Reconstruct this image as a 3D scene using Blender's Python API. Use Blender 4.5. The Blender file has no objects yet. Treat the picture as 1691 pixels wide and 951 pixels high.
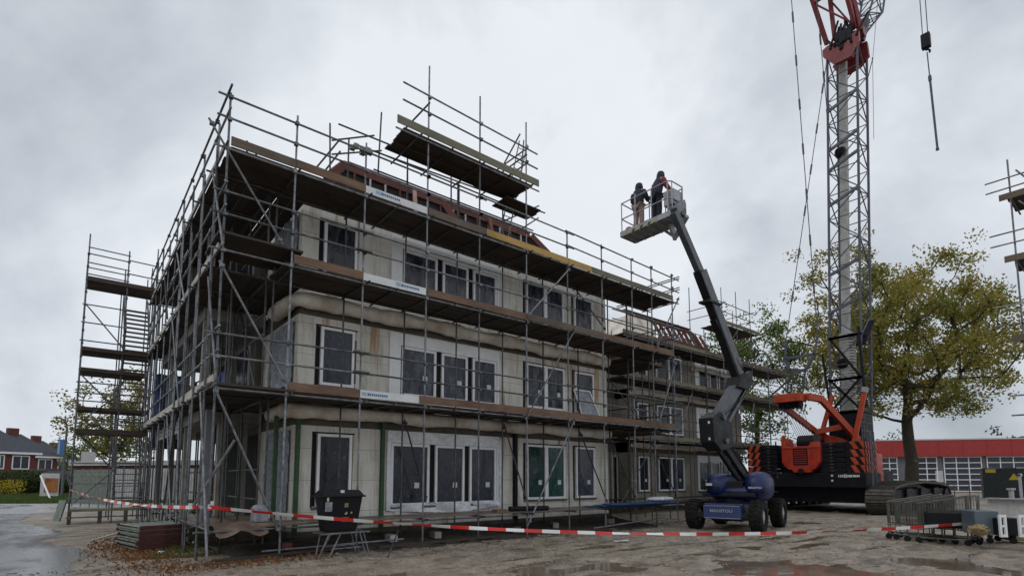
import bpy, math, random
import numpy as np
from mathutils import Vector, Matrix
random.seed(7); rng = np.random.default_rng(7)
scene = bpy.context.scene
COL = scene.collection
R_ = math.radians
# ------------------------------------------------ camera geometry (X along long facade, Y along side facade)
W0, H0 = 1691.0, 951.0
FPX, CY, CX, PITCH, AZ = 893.026, 702.347, 845.5, R_(5.5422), R_(50.6567)
CAM = Vector((-2.2592, -12.4147, 1.7))
Fh = Vector((math.cos(AZ), math.sin(AZ), 0)); Rh = Vector((math.sin(AZ), -math.cos(AZ), 0)); UZ = Vector((0, 0, 1))
fw = Fh*math.cos(PITCH) + UZ*math.sin(PITCH); upv = UZ*math.cos(PITCH) - Fh*math.sin(PITCH)
def ray(px, py): return fw*FPX + Rh*(px-CX) + upv*(CY-py)
def hit(px, py, **k):
    (a, c), = k.items(); i = 'XYZ'.index(a); r = ray(px, py); t = (c-CAM[i])/r[i]; return CAM + r*t
def far(px, py, depth):
    r = ray(px, py); return CAM + r*(depth/r.dot(Fh))
def gnd(px, depth):
    p = far(px, 789, depth); return Vector((p.x, p.y, 0))
# ------------------------------------------------ materials
def _n(nt, t, **k):
    n = nt.nodes.new(t)
    for a, v in k.items():
        if a in n.inputs: n.inputs[a].default_value = v
        else: setattr(n, a, v)
    return n
def L(nt, a, b): nt.links.new(a, b)
def newmat(name):
    m = bpy.data.materials.new(name); m.use_nodes = True; nt = m.node_tree
    return m, nt, nt.nodes['Principled BSDF']
def noise(nt, scale, detail=4, rough=.6, vec=None, stretch=None):
    tc = _n(nt, 'ShaderNodeTexCoord'); src = tc.outputs['Object'] if vec is None else vec
    if stretch:
        mp = _n(nt, 'ShaderNodeMapping'); mp.inputs['Scale'].default_value = stretch; L(nt, src, mp.inputs['Vector']); src = mp.outputs[0]
    n = _n(nt, 'ShaderNodeTexNoise'); n.inputs['Scale'].default_value = scale; n.inputs['Detail'].default_value = detail; n.inputs['Roughness'].default_value = rough
    L(nt, src, n.inputs['Vector']); return n.outputs['Fac']
def ramp(nt, fac, stops):
    r = _n(nt, 'ShaderNodeValToRGB'); e = r.color_ramp.elements
    while len(e) < len(stops): e.new(.5)
    for i, (p, c) in enumerate(stops):
        e[i].position = p; e[i].color = (c, c, c, 1) if isinstance(c, (int, float)) else (*c, 1)
    L(nt, fac, r.inputs[0]); return r.outputs[0]
def mix(nt, fac, a, b, mode='MIX'):
    m = _n(nt, 'ShaderNodeMix'); m.data_type = 'RGBA'; m.blend_type = mode
    for s, v in ((0, fac), (6, a), (7, b)):
        if hasattr(v, 'links') or hasattr(v, 'is_linked'): L(nt, v, m.inputs[s])
        elif s == 0: m.inputs[0].default_value = v
        else: m.inputs[s].default_value = (*v, 1)
    return m.outputs[2]
def bump(nt, b, h, dist=.01, strength=.6):
    n = _n(nt, 'ShaderNodeBump'); n.inputs['Distance'].default_value = dist; n.inputs['Strength'].default_value = strength
    L(nt, h, n.inputs['Height']); L(nt, n.outputs[0], b.inputs['Normal'])
def simple(name, col, rough=.6, metal=0, var=.35, scale=3, bmp=0, dark=None, stretch=None, spec=None):
    m, nt, b = newmat(name)
    f = noise(nt, scale, 6, .65, stretch=stretch)
    dk = dark or tuple(c*(1-var) for c in col); lt = tuple(min(1, c*(1+var*.4)) for c in col)
    L(nt, ramp(nt, f, [(.3, dk), (.68, lt)]), b.inputs['Base Color'])
    f2 = noise(nt, scale*2.3, 4)
    L(nt, ramp(nt, f2, [(.3, max(0, rough-.12)), (.7, min(1, rough+.15))]), b.inputs['Roughness'])
    b.inputs['Metallic'].default_value = metal
    if spec is not None: b.inputs['Specular IOR Level'].default_value = spec
    if bmp: bump(nt, b, noise(nt, scale*4, 5), bmp)
    return m
def wood(name, a, b_, axis=0, rough=.75):
    m, nt, b = newmat(name)
    st = [18, 18, 18]; st[axis] = 1.2
    f = noise(nt, 1.6, 6, .7, stretch=tuple(st)); g = noise(nt, .9, 3)
    oi = _n(nt, 'ShaderNodeObjectInfo')
    geo = _n(nt, 'ShaderNodeNewGeometry')
    c = ramp(nt, f, [(.25, a), (.75, b_)])
    c = mix(nt, ramp(nt, g, [(.45, 0.0), (.75, .55)]), c, tuple(x*.35 for x in a))
    v = _n(nt, 'ShaderNodeMapRange'); L(nt, geo.outputs['Random Per Island'], v.inputs[0]); v.inputs[3].default_value = .62; v.inputs[4].default_value = 1.25
    h = _n(nt, 'ShaderNodeHueSaturation'); L(nt, c, h.inputs['Color']); L(nt, v.outputs[0], h.inputs['Value'])
    L(nt, h.outputs[0], b.inputs['Base Color']); b.inputs['Roughness'].default_value = rough
    bump(nt, b, f, .004)
    return m
def leafmat(name, cols):
    m, nt, b = newmat(name)
    geo = _n(nt, 'ShaderNodeNewGeometry')
    f = noise(nt, .35, 3)
    mx = _n(nt, 'ShaderNodeMath'); mx.operation = 'MULTIPLY_ADD'; L(nt, geo.outputs['Random Per Island'], mx.inputs[0]); mx.inputs[1].default_value = .45
    L(nt, f, mx.inputs[2])
    c = ramp(nt, mx.outputs[0], [(.35+.6*i/max(1, len(cols)-1), q) for i, q in enumerate(cols)])
    L(nt, c, b.inputs['Base Color']); b.inputs['Roughness'].default_value = .6
    t = _n(nt, 'ShaderNodeBsdfTranslucent'); L(nt, c, t.inputs[0]); ms = _n(nt, 'ShaderNodeMixShader'); ms.inputs[0].default_value = .35
    L(nt, b.outputs[0], ms.inputs[1]); L(nt, t.outputs[0], ms.inputs[2]); L(nt, ms.outputs[0], nt.nodes['Material Output'].inputs[0])
    return m
def wallmat():
    m, nt, b = newmat('insulation_panel')
    tc = _n(nt, 'ShaderNodeTexCoord'); sx = _n(nt, 'ShaderNodeSeparateXYZ'); L(nt, tc.outputs['Object'], sx.inputs[0])
    base = ramp(nt, noise(nt, .9, 5), [(.3, (.55, .53, .465)), (.7, (.76, .745, .685))])
    s1 = ramp(nt, noise(nt, 1.0, 5, .7, stretch=(4, 4, .5)), [(.52, 0.0), (.72, .6)])
    c = mix(nt, s1, base, (.20, .15, .09))
    s2 = ramp(nt, noise(nt, 1.0, 3, .6, stretch=(2.2, 2.2, .22)), [(.58, 0.0), (.68, .8)])
    c = mix(nt, s2, c, (.36, .17, .05))
    def lines(out, period, w):
        a = _n(nt, 'ShaderNodeMath'); a.operation = 'FRACT'; d = _n(nt, 'ShaderNodeMath'); d.operation = 'DIVIDE'; L(nt, out, d.inputs[0]); d.inputs[1].default_value = period
        L(nt, d.outputs[0], a.inputs[0]); l = _n(nt, 'ShaderNodeMath'); l.operation = 'LESS_THAN'; L(nt, a.outputs[0], l.inputs[0]); l.inputs[1].default_value = w/period; return l.outputs[0]
    c = mix(nt, lines(sx.outputs[2], .82, .010), c, (.24, .20, .15))
    c = mix(nt, lines(sx.outputs[0], 1.21, .008), c, (.28, .24, .19))
    L(nt, c, b.inputs['Base Color']); b.inputs['Roughness'].default_value = .8
    bump(nt, b, noise(nt, 9, 5), .006)
    return m
def glassmat(name, tint, haze):
    m, nt, b = newmat(name)
    f = noise(nt, 1.1, 5, .7, stretch=(5, 5, 1.4))
    tc = _n(nt, 'ShaderNodeTexCoord')
    c = ramp(nt, f, [(.48, tint), (.85, tuple(t+haze for t in tint))]); b.inputs['Specular IOR Level'].default_value = .38
    oi = _n(nt, 'ShaderNodeObjectInfo'); v = _n(nt, 'ShaderNodeMapRange'); L(nt, oi.outputs['Random'], v.inputs[0]); v.inputs[3].default_value = .45; v.inputs[4].default_value = 1.7
    h = _n(nt, 'ShaderNodeHueSaturation'); L(nt, c, h.inputs['Color']); L(nt, v.outputs[0], h.inputs['Value']); c = h.outputs[0]
    w = noise(nt, 3.0, 6, .75, stretch=(1.2, 1.2, .8)); c = mix(nt, ramp(nt, w, [(.60, 0.0), (.66, .35)]), c, (.20, .22, .27))  # pale streaks stand in for reflections, put into the glass colour
    L(nt, c, b.inputs['Base Color'])
    L(nt, ramp(nt, f, [(.4, .06), (.7, .35)]), b.inputs['Roughness'])
    bump(nt, b, noise(nt, 2.3, 3, .6, stretch=(2, 2, 1)), .03, .5)
    return m
def groundmat():
    m, nt, b = newmat('muddy_ground')
    big = noise(nt, .22, 6, .65); mid = noise(nt, 1.7, 8, .7); fine = noise(nt, 14, 6, .75)
    trk = noise(nt, 1.0, 8, .72, stretch=(.6, 1.5, 1))
    c = ramp(nt, mid, [(.28, (.18, .145, .108)), (.48, (.36, .30, .235)), (.70, (.56, .485, .39))])
    c = mix(nt, ramp(nt, fine, [(.35, .55), (.62, 0.0)]), c, (.085, .07, .052))
    c = mix(nt, ramp(nt, trk, [(.52, 0.0), (.62, .75)]), c, (.085, .068, .052))
    wet = ramp(nt, big, [(.40, 0.0), (.62, 1.0)])
    c = mix(nt, wet, c, (.11, .095, .078), 'MIX') if False else c
    L(nt, c, b.inputs['Base Color'])
    rr = ramp(nt, big, [(.38, .72), (.60, .26)]); rr = mix(nt, ramp(nt, fine, [(.4, .5), (.7, 0.0)]), rr, (.8, .8, .8))
    L(nt, rr, b.inputs['Roughness'])
    v = _n(nt, 'ShaderNodeTexVoronoi'); v.inputs['Scale'].default_value = 13
    tc = _n(nt, 'ShaderNodeTexCoord'); L(nt, tc.outputs['Object'], v.inputs['Vector'])
    bump(nt, b, mix(nt, .4, fine, v.outputs[0]), .05, 1.0)
    return m
def roadmat(name, dry, wetc):
    m, nt, b = newmat(name)
    big = noise(nt, .45, 6, .65, stretch=(1, .45, 1)); fine = noise(nt, 30, 4, .7)
    c = mix(nt, ramp(nt, big, [(.4, 0.0), (.6, 1.0)]), dry, wetc)
    c = mix(nt, ramp(nt, fine, [(.4, .4), (.6, 0.0)]), c, tuple(x*.5 for x in dry))
    L(nt, c, b.inputs['Base Color'])
    L(nt, ramp(nt, big, [(.42, .55), (.56, .12)]), b.inputs['Roughness'])
    bump(nt, b, fine, .006, .5)
    return m
M = {}
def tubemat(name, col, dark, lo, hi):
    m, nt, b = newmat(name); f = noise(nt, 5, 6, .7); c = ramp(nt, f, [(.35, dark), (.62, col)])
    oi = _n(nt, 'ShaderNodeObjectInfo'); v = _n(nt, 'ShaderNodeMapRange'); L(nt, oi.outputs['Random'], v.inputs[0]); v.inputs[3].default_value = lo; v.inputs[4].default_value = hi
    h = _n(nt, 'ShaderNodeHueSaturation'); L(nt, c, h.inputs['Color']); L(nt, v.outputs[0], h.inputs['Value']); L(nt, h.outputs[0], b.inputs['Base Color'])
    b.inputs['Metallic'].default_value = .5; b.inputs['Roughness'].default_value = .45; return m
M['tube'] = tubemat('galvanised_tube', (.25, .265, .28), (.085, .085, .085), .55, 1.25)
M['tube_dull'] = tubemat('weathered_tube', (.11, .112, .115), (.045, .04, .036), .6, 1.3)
M['deck'] = wood('old_deck_planks', (.030, .021, .015), (.085, .060, .042), 0)
M['deckY'] = wood('old_deck_planks_side', (.030, .021, .015), (.085, .060, .042), 1)
M['toe_brown'] = wood('brown_board', (.115, .066, .042), (.27, .165, .105), 0)
M['toe_dull'] = wood('dull_board', (.10, .072, .052), (.20, .155, .115), 0)
M['toe_yellow'] = wood('yellow_board', (.42, .25, .07), (.60, .39, .14), 0)
M['toe_green'] = wood('mossy_board', (.13, .12, .075), (.25, .235, .165), 0)
M['toe_pale'] = wood('pale_board', (.36, .33, .28), (.60, .57, .50), 1)
M['toe_white'] = simple('white_painted_board', (.72, .73, .72), .5, 0, .15, 4)
M['white'] = simple('white_frame', (.82, .83, .84), .35, 0, .10, 5)
M['offwhite'] = simple('dusty_white', (.55, .55, .54), .6, 0, .25, 4)
M['black'] = simple('black_seal', (.012, .011, .014), .6, 0, .3, 4, spec=.2)
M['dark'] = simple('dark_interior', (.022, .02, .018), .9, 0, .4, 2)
M['wall'] = wallmat()
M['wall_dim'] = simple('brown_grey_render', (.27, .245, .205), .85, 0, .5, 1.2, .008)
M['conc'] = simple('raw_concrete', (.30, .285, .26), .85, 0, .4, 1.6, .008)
M['conc_dark'] = simple('damp_concrete', (.12, .105, .085), .85, 0, .45, 1.6, .008)  # same concrete in a darker, browner tone
M['membrane'] = simple('grey_membrane', (.78, .75, .69), .55, 0, .45, 1.3, .02, dark=(.42, .34, .25))
M['glass'] = glassmat('window_glass', (.024, .029, .044), .05)
M['glass_hazy'] = glassmat('window_glass_with_film', (.024, .030, .045), .20)
M['glass_green'] = glassmat('green_window_glass', (.012, .04, .035), .03)
M['film'] = simple('milky_plastic_film', (.76, .78, .81), .25, 0, .3, 6, .02)
M['film_grey'] = simple('grey_plastic_film', (.33, .36, .40), .22, 0, .5, 5, .05)
M['green_steel'] = simple('green_steel', (.022, .075, .02), .5, 0, .4, 4)
M['redwood'] = wood('red_brown_timber', (.10, .030, .024), (.20, .070, .052), 0)
M['pinkwood'] = wood('pale_red_timber', (.34, .19, .16), (.50, .33, .29), 2)
M['blue_sheet'] = simple('blue_tarpaulin', (.045, .10, .26), .45, 0, .5, 2, .03)
M['lift_blue'] = simple('blue_paint', (.006, .016, .095), .28, 0, .3, 3)
M['lift_grey'] = simple('boom_grey', (.085, .095, .11), .38, .1, .35, 3)
M['lift_dark'] = simple('boom_dark', (.018, .019, .022), .5, 0, .4, 3, spec=.25)
M['basket'] = simple('basket_grey', (.36, .37, .39), .4, .3, .3, 4)
M['rubber'] = simple('tyre_rubber', (.02, .019, .018), .85, 0, .5, 6, .01, spec=.2)
M['rim'] = simple('grey_rim', (.42, .43, .45), .4, .2, .25, 4)
M['orange'] = simple('orange_paint', (.55, .075, .022), .4, 0, .35, 2.5)
M['orange_dark'] = simple('red_orange_paint', (.42, .035, .015), .45, 0, .4, 2.5)
M['crane_black'] = simple('black_crane_paint', (.010, .010, .014), .55, 0, .5, 2, spec=.2)
M['crane_grey'] = simple('grey_lattice_paint', (.10, .105, .13), .45, .3, .35, 3)
M['crane_light'] = simple('light_grey_trunking', (.46, .46, .43), .6, 0, .3, 3, .01)
M['crane_red'] = simple('dull_red_lattice', (.20, .016, .02), .45, 0, .4, 3)
M['track'] = simple('muddy_track_steel', (.085, .075, .062), .6, .4, .5, 4, .01)
M['rope'] = simple('steel_rope', (.09, .09, .10), .5, .5, .3, 20)
M['bark'] = simple('tree_bark', (.055, .045, .032), .9, 0, .5, 3, .05)
M['leaf_oak'] = leafmat('autumn_oak_leaf', [(.09, .125, .02), (.17, .19, .035), (.29, .27, .05), (.40, .29, .055)])
M['leaf_green'] = leafmat('green_leaf', [(.06, .10, .018), (.11, .17, .035), (.20, .24, .05)])
M['leaf_yellow'] = leafmat('yellow_leaf', [(.07, .09, .015), (.17, .16, .02), (.28, .22, .03)])
M['hedge'] = leafmat('hedge_leaf', [(.02, .04, .01), (.045, .075, .018), (.09, .10, .03)])
M['flower'] = leafmat('yellow_flower', [(.40, .30, .02), (.55, .42, .03)])
M['litter'] = leafmat('fallen_leaf', [(.10, .045, .018), (.20, .085, .03), (.28, .14, .05)])
M['grass'] = leafmat('grass_blade', [(.035, .07, .012), (.07, .12, .02), (.13, .16, .04)])
M['ground'] = groundmat()
M['road'] = roadmat('wet_asphalt', (.13, .125, .12), (.075, .075, .078))
M['path'] = roadmat('wet_light_paving', (.33, .33, .33), (.24, .245, .25))
M['brick'] = simple('red_brick', (.15, .045, .035), .85, 0, .3, 8)
M['slate'] = simple('dark_roof_tiles', (.055, .06, .075), .6, 0, .35, 3)
M['firered'] = simple('red_fascia', (.36, .025, .022), .45, 0, .15, 2)
M['greyclad'] = simple('grey_cladding', (.15, .155, .175), .6, 0, .2, 2)
M['stone'] = simple('stone', (.28, .26, .23), .85, 0, .4, 5, .01)
M['puddle'] = simple('puddle_water', (.19, .148, .105), .10, 0, .25, .8)
M['mud_dark'] = simple('dark_wet_soil', (.055, .043, .032), .75, 0, .5, 3, .05)  # shade under the deck is put into this soil colour
M['binblack'] = simple('black_bin_plastic', (.009, .0095, .011), .45, 0, .3, 4, spec=.22)
M['sticker'] = simple('white_sticker', (.65, .65, .63), .5, 0, .2, 10)
M['yellow'] = simple('yellow_marking', (.55, .42, .03), .5, 0, .2, 4)
M['tape_red'] = simple('red_tape', (.62, .03, .025), .4, 0, .12, 2)
M['tape_white'] = simple('white_tape', (.78, .77, .76), .4, 0, .08, 2)
M['palred'] = simple('red_painted_steel', (.095, .026, .022), .6, 0, .6, 5, .01)
M['palgreen'] = simple('mossy_galvanised_steel', (.22, .25, .21), .55, .3, .45, 6)
M['cablack'] = simple('dark_green_cabinet', (.012, .02, .018), .5, 0, .3, 2)
M['blue_sign'] = simple('blue_sign_paint', (.05, .17, .42), .4, 0, .15, 3)
M['lightblue'] = simple('light_blue_print', (.30, .45, .62), .5, 0, .1, 3)
M['picture'] = simple('orange_picture_print', (.40, .14, .04), .5, 0, .6, 1.5)
M['jacket_dark'] = simple('dark_jacket', (.028, .032, .042), .85, 0, .4, 5, .01)
M['jacket_blue'] = simple('navy_jacket', (.030, .034, .060), .8, 0, .4, 5, .01)
M['sleeve_red'] = simple('red_sleeve', (.22, .022, .03), .8, 0, .3, 5, .01)
M['trouser_beige'] = simple('beige_trousers', (.34, .235, .20), .85, 0, .25, 5, .01)
M['trouser_dark'] = simple('dark_trousers', (.022, .024, .032), .85, 0, .3, 5, .01)
M['skin'] = simple('skin', (.45, .27, .20), .55, 0, .1, 5)
M['wire'] = simple('galvanised_wire', (.17, .165, .15), .5, .5, .4, 8)
M['tan'] = simple('tan_box', (.30, .22, .11), .7, 0, .3, 3)
M['ply'] = wood('wet_plywood', (.13, .085, .06), (.27, .19, .15), 0, .35)
M['grey_box'] = simple('slate_grey_plastic', (.10, .13, .16), .4, 0, .25, 3)
def muddy(name, col, rough, mud=(.20, .16, .12)):
    m, nt, b = newmat(name); f = noise(nt, 3, 7, .7); g = noise(nt, 22, 5, .8); c = ramp(nt, f, [(.3, tuple(x*.55 for x in col)), (.65, col)])
    c = mix(nt, ramp(nt, f, [(.52, 0.0), (.75, .45)]), c, mud); c = mix(nt, ramp(nt, g, [(.60, 0.0), (.70, .4)]), c, mud)
    L(nt, c, b.inputs['Base Color']); L(nt, ramp(nt, f, [(.4, rough), (.7, rough+.4)]), b.inputs['Roughness']); return m
M['lift_blue'] = muddy('muddy_blue_paint', (.006, .017, .105), .3, (.07, .07, .08))
M['orange'] = muddy('worn_orange_paint', (.52, .066, .02), .4, (.25, .05, .03))
# ------------------------------------------------ mesh builder
ORG = {}
class MB:
    def __init__(s, xf=None): s.v = []; s.f = []; s.m = []; s.xf = xf
    def add(s, vs, fs, m=0):
        o = len(s.v); s.v += [tuple(p) for p in vs]; s.f += [tuple(i+o for i in f) for f in fs]; s.m += [m]*len(fs); return s
    def box(s, x0, x1, y0, y1, z0, z1, m=0):
        return s.add([(x0,y0,z0),(x1,y0,z0),(x1,y1,z0),(x0,y1,z0),(x0,y0,z1),(x1,y0,z1),(x1,y1,z1),(x0,y1,z1)],
                     [(0,3,2,1),(4,5,6,7),(0,1,5,4),(1,2,6,5),(2,3,7,6),(3,0,4,7)], m)
    def beam(s, p0, p1, w, h, m=0, up=UZ):
        p0 = Vector(p0); p1 = Vector(p1); d = (p1-p0).normalized()
        a = d.cross(up)
        if a.length < 1e-3: a = d.cross(Vector((1,0,0)))
        a.normalize(); b = a.cross(d)
        vs = [p + a*(sx*w/2) + b*(sy*h/2) for p in (p0, p1) for sx, sy in ((-1,-1),(1,-1),(1,1),(-1,1))]
        return s.add(vs, [(0,1,2,3),(7,6,5,4),(0,4,5,1),(1,5,6,2),(2,6,7,3),(3,7,4,0)], m)
    def tube(s, p0, p1, r, n=8, m=0, r1=None, cap=True):
        p0 = Vector(p0); p1 = Vector(p1); d = (p1-p0)
        if d.length < 1e-6: return s
        d.normalize(); a = d.orthogonal().normalized(); b = d.cross(a); r1 = r if r1 is None else r1
        vs = []
        for p, q in ((p0, r), (p1, r1)):
            for i in range(n):
                t = 2*math.pi*i/n; vs.append(p + a*(q*math.cos(t)) + b*(q*math.sin(t)))
        fs = [(i, (i+1) % n, n+(i+1) % n, n+i) for i in range(n)]
        if cap: fs += [tuple(range(n-1, -1, -1)), tuple(range(n, 2*n))]
        return s.add(vs, fs, m)
    def path(s, pts, r, n=6, m=0):
        for a, b in zip(pts[:-1], pts[1:]): s.tube(a, b, r, n, m)
        return s
    def clamp(s, p, r=.05, m=0):
        p = Vector(p); return s.box(p.x-r, p.x+r, p.y-r, p.y+r, p.z-r*.8, p.z+r*.8, m)
    def prism(s, prof, origin, ax, ay, az, depth, m=0):
        origin = Vector(origin); ax = Vector(ax); ay = Vector(ay); az = Vector(az); n = len(prof)
        vs = [origin + ax*a + ay*b for a, b in prof] + [origin + ax*a + ay*b + az*depth for a, b in prof]
        fs = [tuple(range(n-1, -1, -1)), tuple(range(n, 2*n))] + [(i, (i+1) % n, n+(i+1) % n, n+i) for i in range(n)]
        return s.add(vs, fs, m)
    def ell(s, c, r, n=14, k=9, m=0, pw=1.0):
        vs = []; fs = []
        def e(x): return math.copysign(abs(x)**pw, x)
        for j in range(k+1):
            ph = -math.pi/2 + math.pi*j/k
            for i in range(n):
                t = 2*math.pi*i/n
                vs.append((c[0]+r[0]*e(math.cos(ph))*e(math.cos(t)), c[1]+r[1]*e(math.cos(ph))*e(math.sin(t)), c[2]+r[2]*e(math.sin(ph))))
        for j in range(k):
            for i in range(n): fs.append((j*n+i, j*n+(i+1) % n, (j+1)*n+(i+1) % n, (j+1)*n+i))
        return s.add(vs, fs, m)
    def text(s, txt, size, origin, ax, ay, m=0, depth=.01, width=None, bold=True):
        cu = bpy.data.curves.new('t', 'FONT'); cu.body = txt; cu.size = size; cu.resolution_u = 2
        if bold: cu.offset = size*.02
        o = bpy.data.objects.new('t', cu); COL.objects.link(o); bpy.context.view_layer.update()
        me = bpy.data.meshes.new_from_object(o.evaluated_get(bpy.context.evaluated_depsgraph_get()))
        xs = [v.co.x for v in me.vertices]; sc = (width/(max(xs)-min(xs))) if width else 1; x0 = min(xs)
        ax = Vector(ax); ay = Vector(ay)
        s.add([Vector(origin)+ax*((v.co.x-x0)*sc)+ay*v.co.y for v in me.vertices], [tuple(p.vertices) for p in me.polygons], m)
        bpy.data.objects.remove(o); bpy.data.curves.remove(cu); bpy.data.meshes.remove(me); return s
    def build(s, name, mats, parent=None, smooth=False, bevel=0, loc=None):
        if not isinstance(mats, (list, tuple)): mats = [mats]
        v = np.array(s.v, dtype=float).reshape(-1, 3)
        if s.xf is not None:
            A = np.array(s.xf); v = v @ A[:3, :3].T + A[:3, 3]
        if parent is not None: org = ORG[parent.name]
        else: org = np.array(loc if loc is not None else [(v[:, 0].min()+v[:, 0].max())/2, (v[:, 1].min()+v[:, 1].max())/2, v[:, 2].min()])
        me = bpy.data.meshes.new(name); me.from_pydata((v-org).tolist(), [], s.f)
        for mt in mats: me.materials.append(M[mt] if isinstance(mt, str) else mt)
        me.polygons.foreach_set('material_index', s.m)
        if smooth: me.polygons.foreach_set('use_smooth', [True]*len(s.f))
        me.update()
        o = bpy.data.objects.new(name, me); COL.objects.link(o)
        if parent is not None: o.parent = parent
        else: o.location = org
        ORG[o.name] = org
        if bevel:
            b = o.modifiers.new('bevel', 'BEVEL'); b.width = bevel; b.segments = 2; b.limit_method = 'ANGLE'
        return o
def tag(o, label=None, cat=None, group=None, kind=None):
    if label: o['label'] = label
    if cat: o['category'] = cat
    if group: o['group'] = group
    if kind: o['kind'] = kind
    return o
def thing(name, loc, label, cat, group=None):
    o = bpy.data.objects.new(name, None); COL.objects.link(o); o.location = loc; o.empty_display_size = .3
    ORG[o.name] = np.array(loc, dtype=float); return tag(o, label, cat, group)
def copy_tree(o, parent=None):
    c = o.copy(); COL.objects.link(c); c.parent = parent
    for ch in list(o.children): copy_tree(ch, c)
    return c
def rigid(xloc, yloc, z, deg):
    return Matrix.Translation((xloc, yloc, z)) @ Matrix.Rotation(R_(deg), 4, 'Z')
# ------------------------------------------------ world, sun, camera
def make_world():
    w = bpy.data.worlds.new('World'); scene.world = w; w.use_nodes = True; nt = w.node_tree
    for n in list(nt.nodes): nt.nodes.remove(n)
    out = _n(nt, 'ShaderNodeOutputWorld'); sky = _n(nt, 'ShaderNodeTexSky'); sky.sky_type = 'NISHITA'; sky.sun_disc = False
    sky.sun_elevation = R_(38); sky.sun_rotation = R_(SUNROT); b1 = _n(nt, 'ShaderNodeBackground'); b1.inputs[1].default_value = .06; L(nt, sky.outputs[0], b1.inputs[0])
    tc = _n(nt, 'ShaderNodeTexCoord'); mp = _n(nt, 'ShaderNodeMapping'); mp.inputs['Scale'].default_value = (1, 1, 1.1)
    mp.inputs['Rotation'].default_value = (.1, .22, .6); L(nt, tc.outputs['Generated'], mp.inputs[0])
    n1 = _n(nt, 'ShaderNodeTexNoise'); n1.inputs['Scale'].default_value = 1.35; n1.inputs['Detail'].default_value = 7; n1.inputs['Roughness'].default_value = .56; n1.inputs['Distortion'].default_value = .35; L(nt, mp.outputs[0], n1.inputs['Vector'])
    c = ramp(nt, n1.outputs['Fac'], [(.34, (.28, .312, .352)), (.49, (.45, .485, .532)), (.62, (.65, .68, .72))])
    n2 = _n(nt, 'ShaderNodeTexNoise'); n2.inputs['Scale'].default_value = 3.6; n2.inputs['Detail'].default_value = 8; n2.inputs['Roughness'].default_value = .55; L(nt, mp.outputs[0], n2.inputs['Vector'])
    c = mix(nt, ramp(nt, n2.outputs['Fac'], [(.44, 0.0), (.70, .34)]), c, (.74, .76, .80))
    b2 = _n(nt, 'ShaderNodeBackground'); b2.inputs[1].default_value = SKYGAIN; L(nt, c, b2.inputs[0])
    ms = _n(nt, 'ShaderNodeMixShader'); ms.inputs[0].default_value = .94; L(nt, b1.outputs[0], ms.inputs[1]); L(nt, b2.outputs[0], ms.inputs[2]); L(nt, ms.outputs[0], out.inputs[0])
SUNROT = 200; SKYGAIN = 1.21
make_world()
sl = bpy.data.lights.new('sun', 'SUN'); sl.energy = .6; sl.angle = R_(30); sl.color = (1, .97, .92); so = bpy.data.objects.new('sun', sl); COL.objects.link(so)
sd = (-Fh*.35 - Rh*.6 + UZ*.9).normalized()   # direction towards the veiled sun
so.rotation_euler = sd.to_track_quat('Z', 'Y').to_euler(); so.location = (0, 0, 60)
cd = bpy.data.cameras.new('camera'); cam = bpy.data.objects.new('camera', cd); COL.objects.link(cam); scene.camera = cam
cam.location = CAM; cam.rotation_euler = (math.pi/2+PITCH, 0, AZ-math.pi/2)
cd.sensor_width = 36; cd.lens = FPX/W0*36; cd.shift_y = (CY-H0/2)/W0; cd.clip_end = 3000; cd.clip_start = .1
vs = scene.view_settings; vs.view_transform = 'Standard'; vs.look = 'None'; vs.gamma = 1; vs.use_curve_mapping = False; vs.exposure = 0.12
# ------------------------------------------------ ground
def vnoise(x, y, seed):
    xi = np.floor(x).astype(np.int64); yi = np.floor(y).astype(np.int64); xf = x-xi; yf = y-yi
    def h(a, b):
        n = (a*374761393 + b*668265263 + seed*1442695041) & 0x7fffffff; n = ((n ^ (n >> 13))*1274126177) & 0x7fffffff
        return ((n ^ (n >> 16)) & 0xffff)/65535.0
    u = xf*xf*(3-2*xf); v = yf*yf*(3-2*yf)
    return (h(xi, yi)*(1-u)+h(xi+1, yi)*u)*(1-v) + (h(xi, yi+1)*(1-u)+h(xi+1, yi+1)*u)*v
def fbm(x, y, seed, o=5):
    s = 0; a = .5
    for i in range(o): s = s + a*vnoise(x*2**i, y*2**i, seed+i); a *= .5
    return s
RD0 = hit(62, 850, Z=0); RD1 = hit(175, 960, Z=0)
def spaced(lo, hi, fine_lo, fine_hi, step, g):
    a = list(np.arange(fine_lo, fine_hi, step)); x = a[-1]; st = step
    while x < hi: st *= g; x += st; a.append(x)
    x = a[0]; st = step; b = []
    while x > lo: st *= g; x -= st; b.append(x)
    return np.array(b[::-1]+a)
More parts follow.
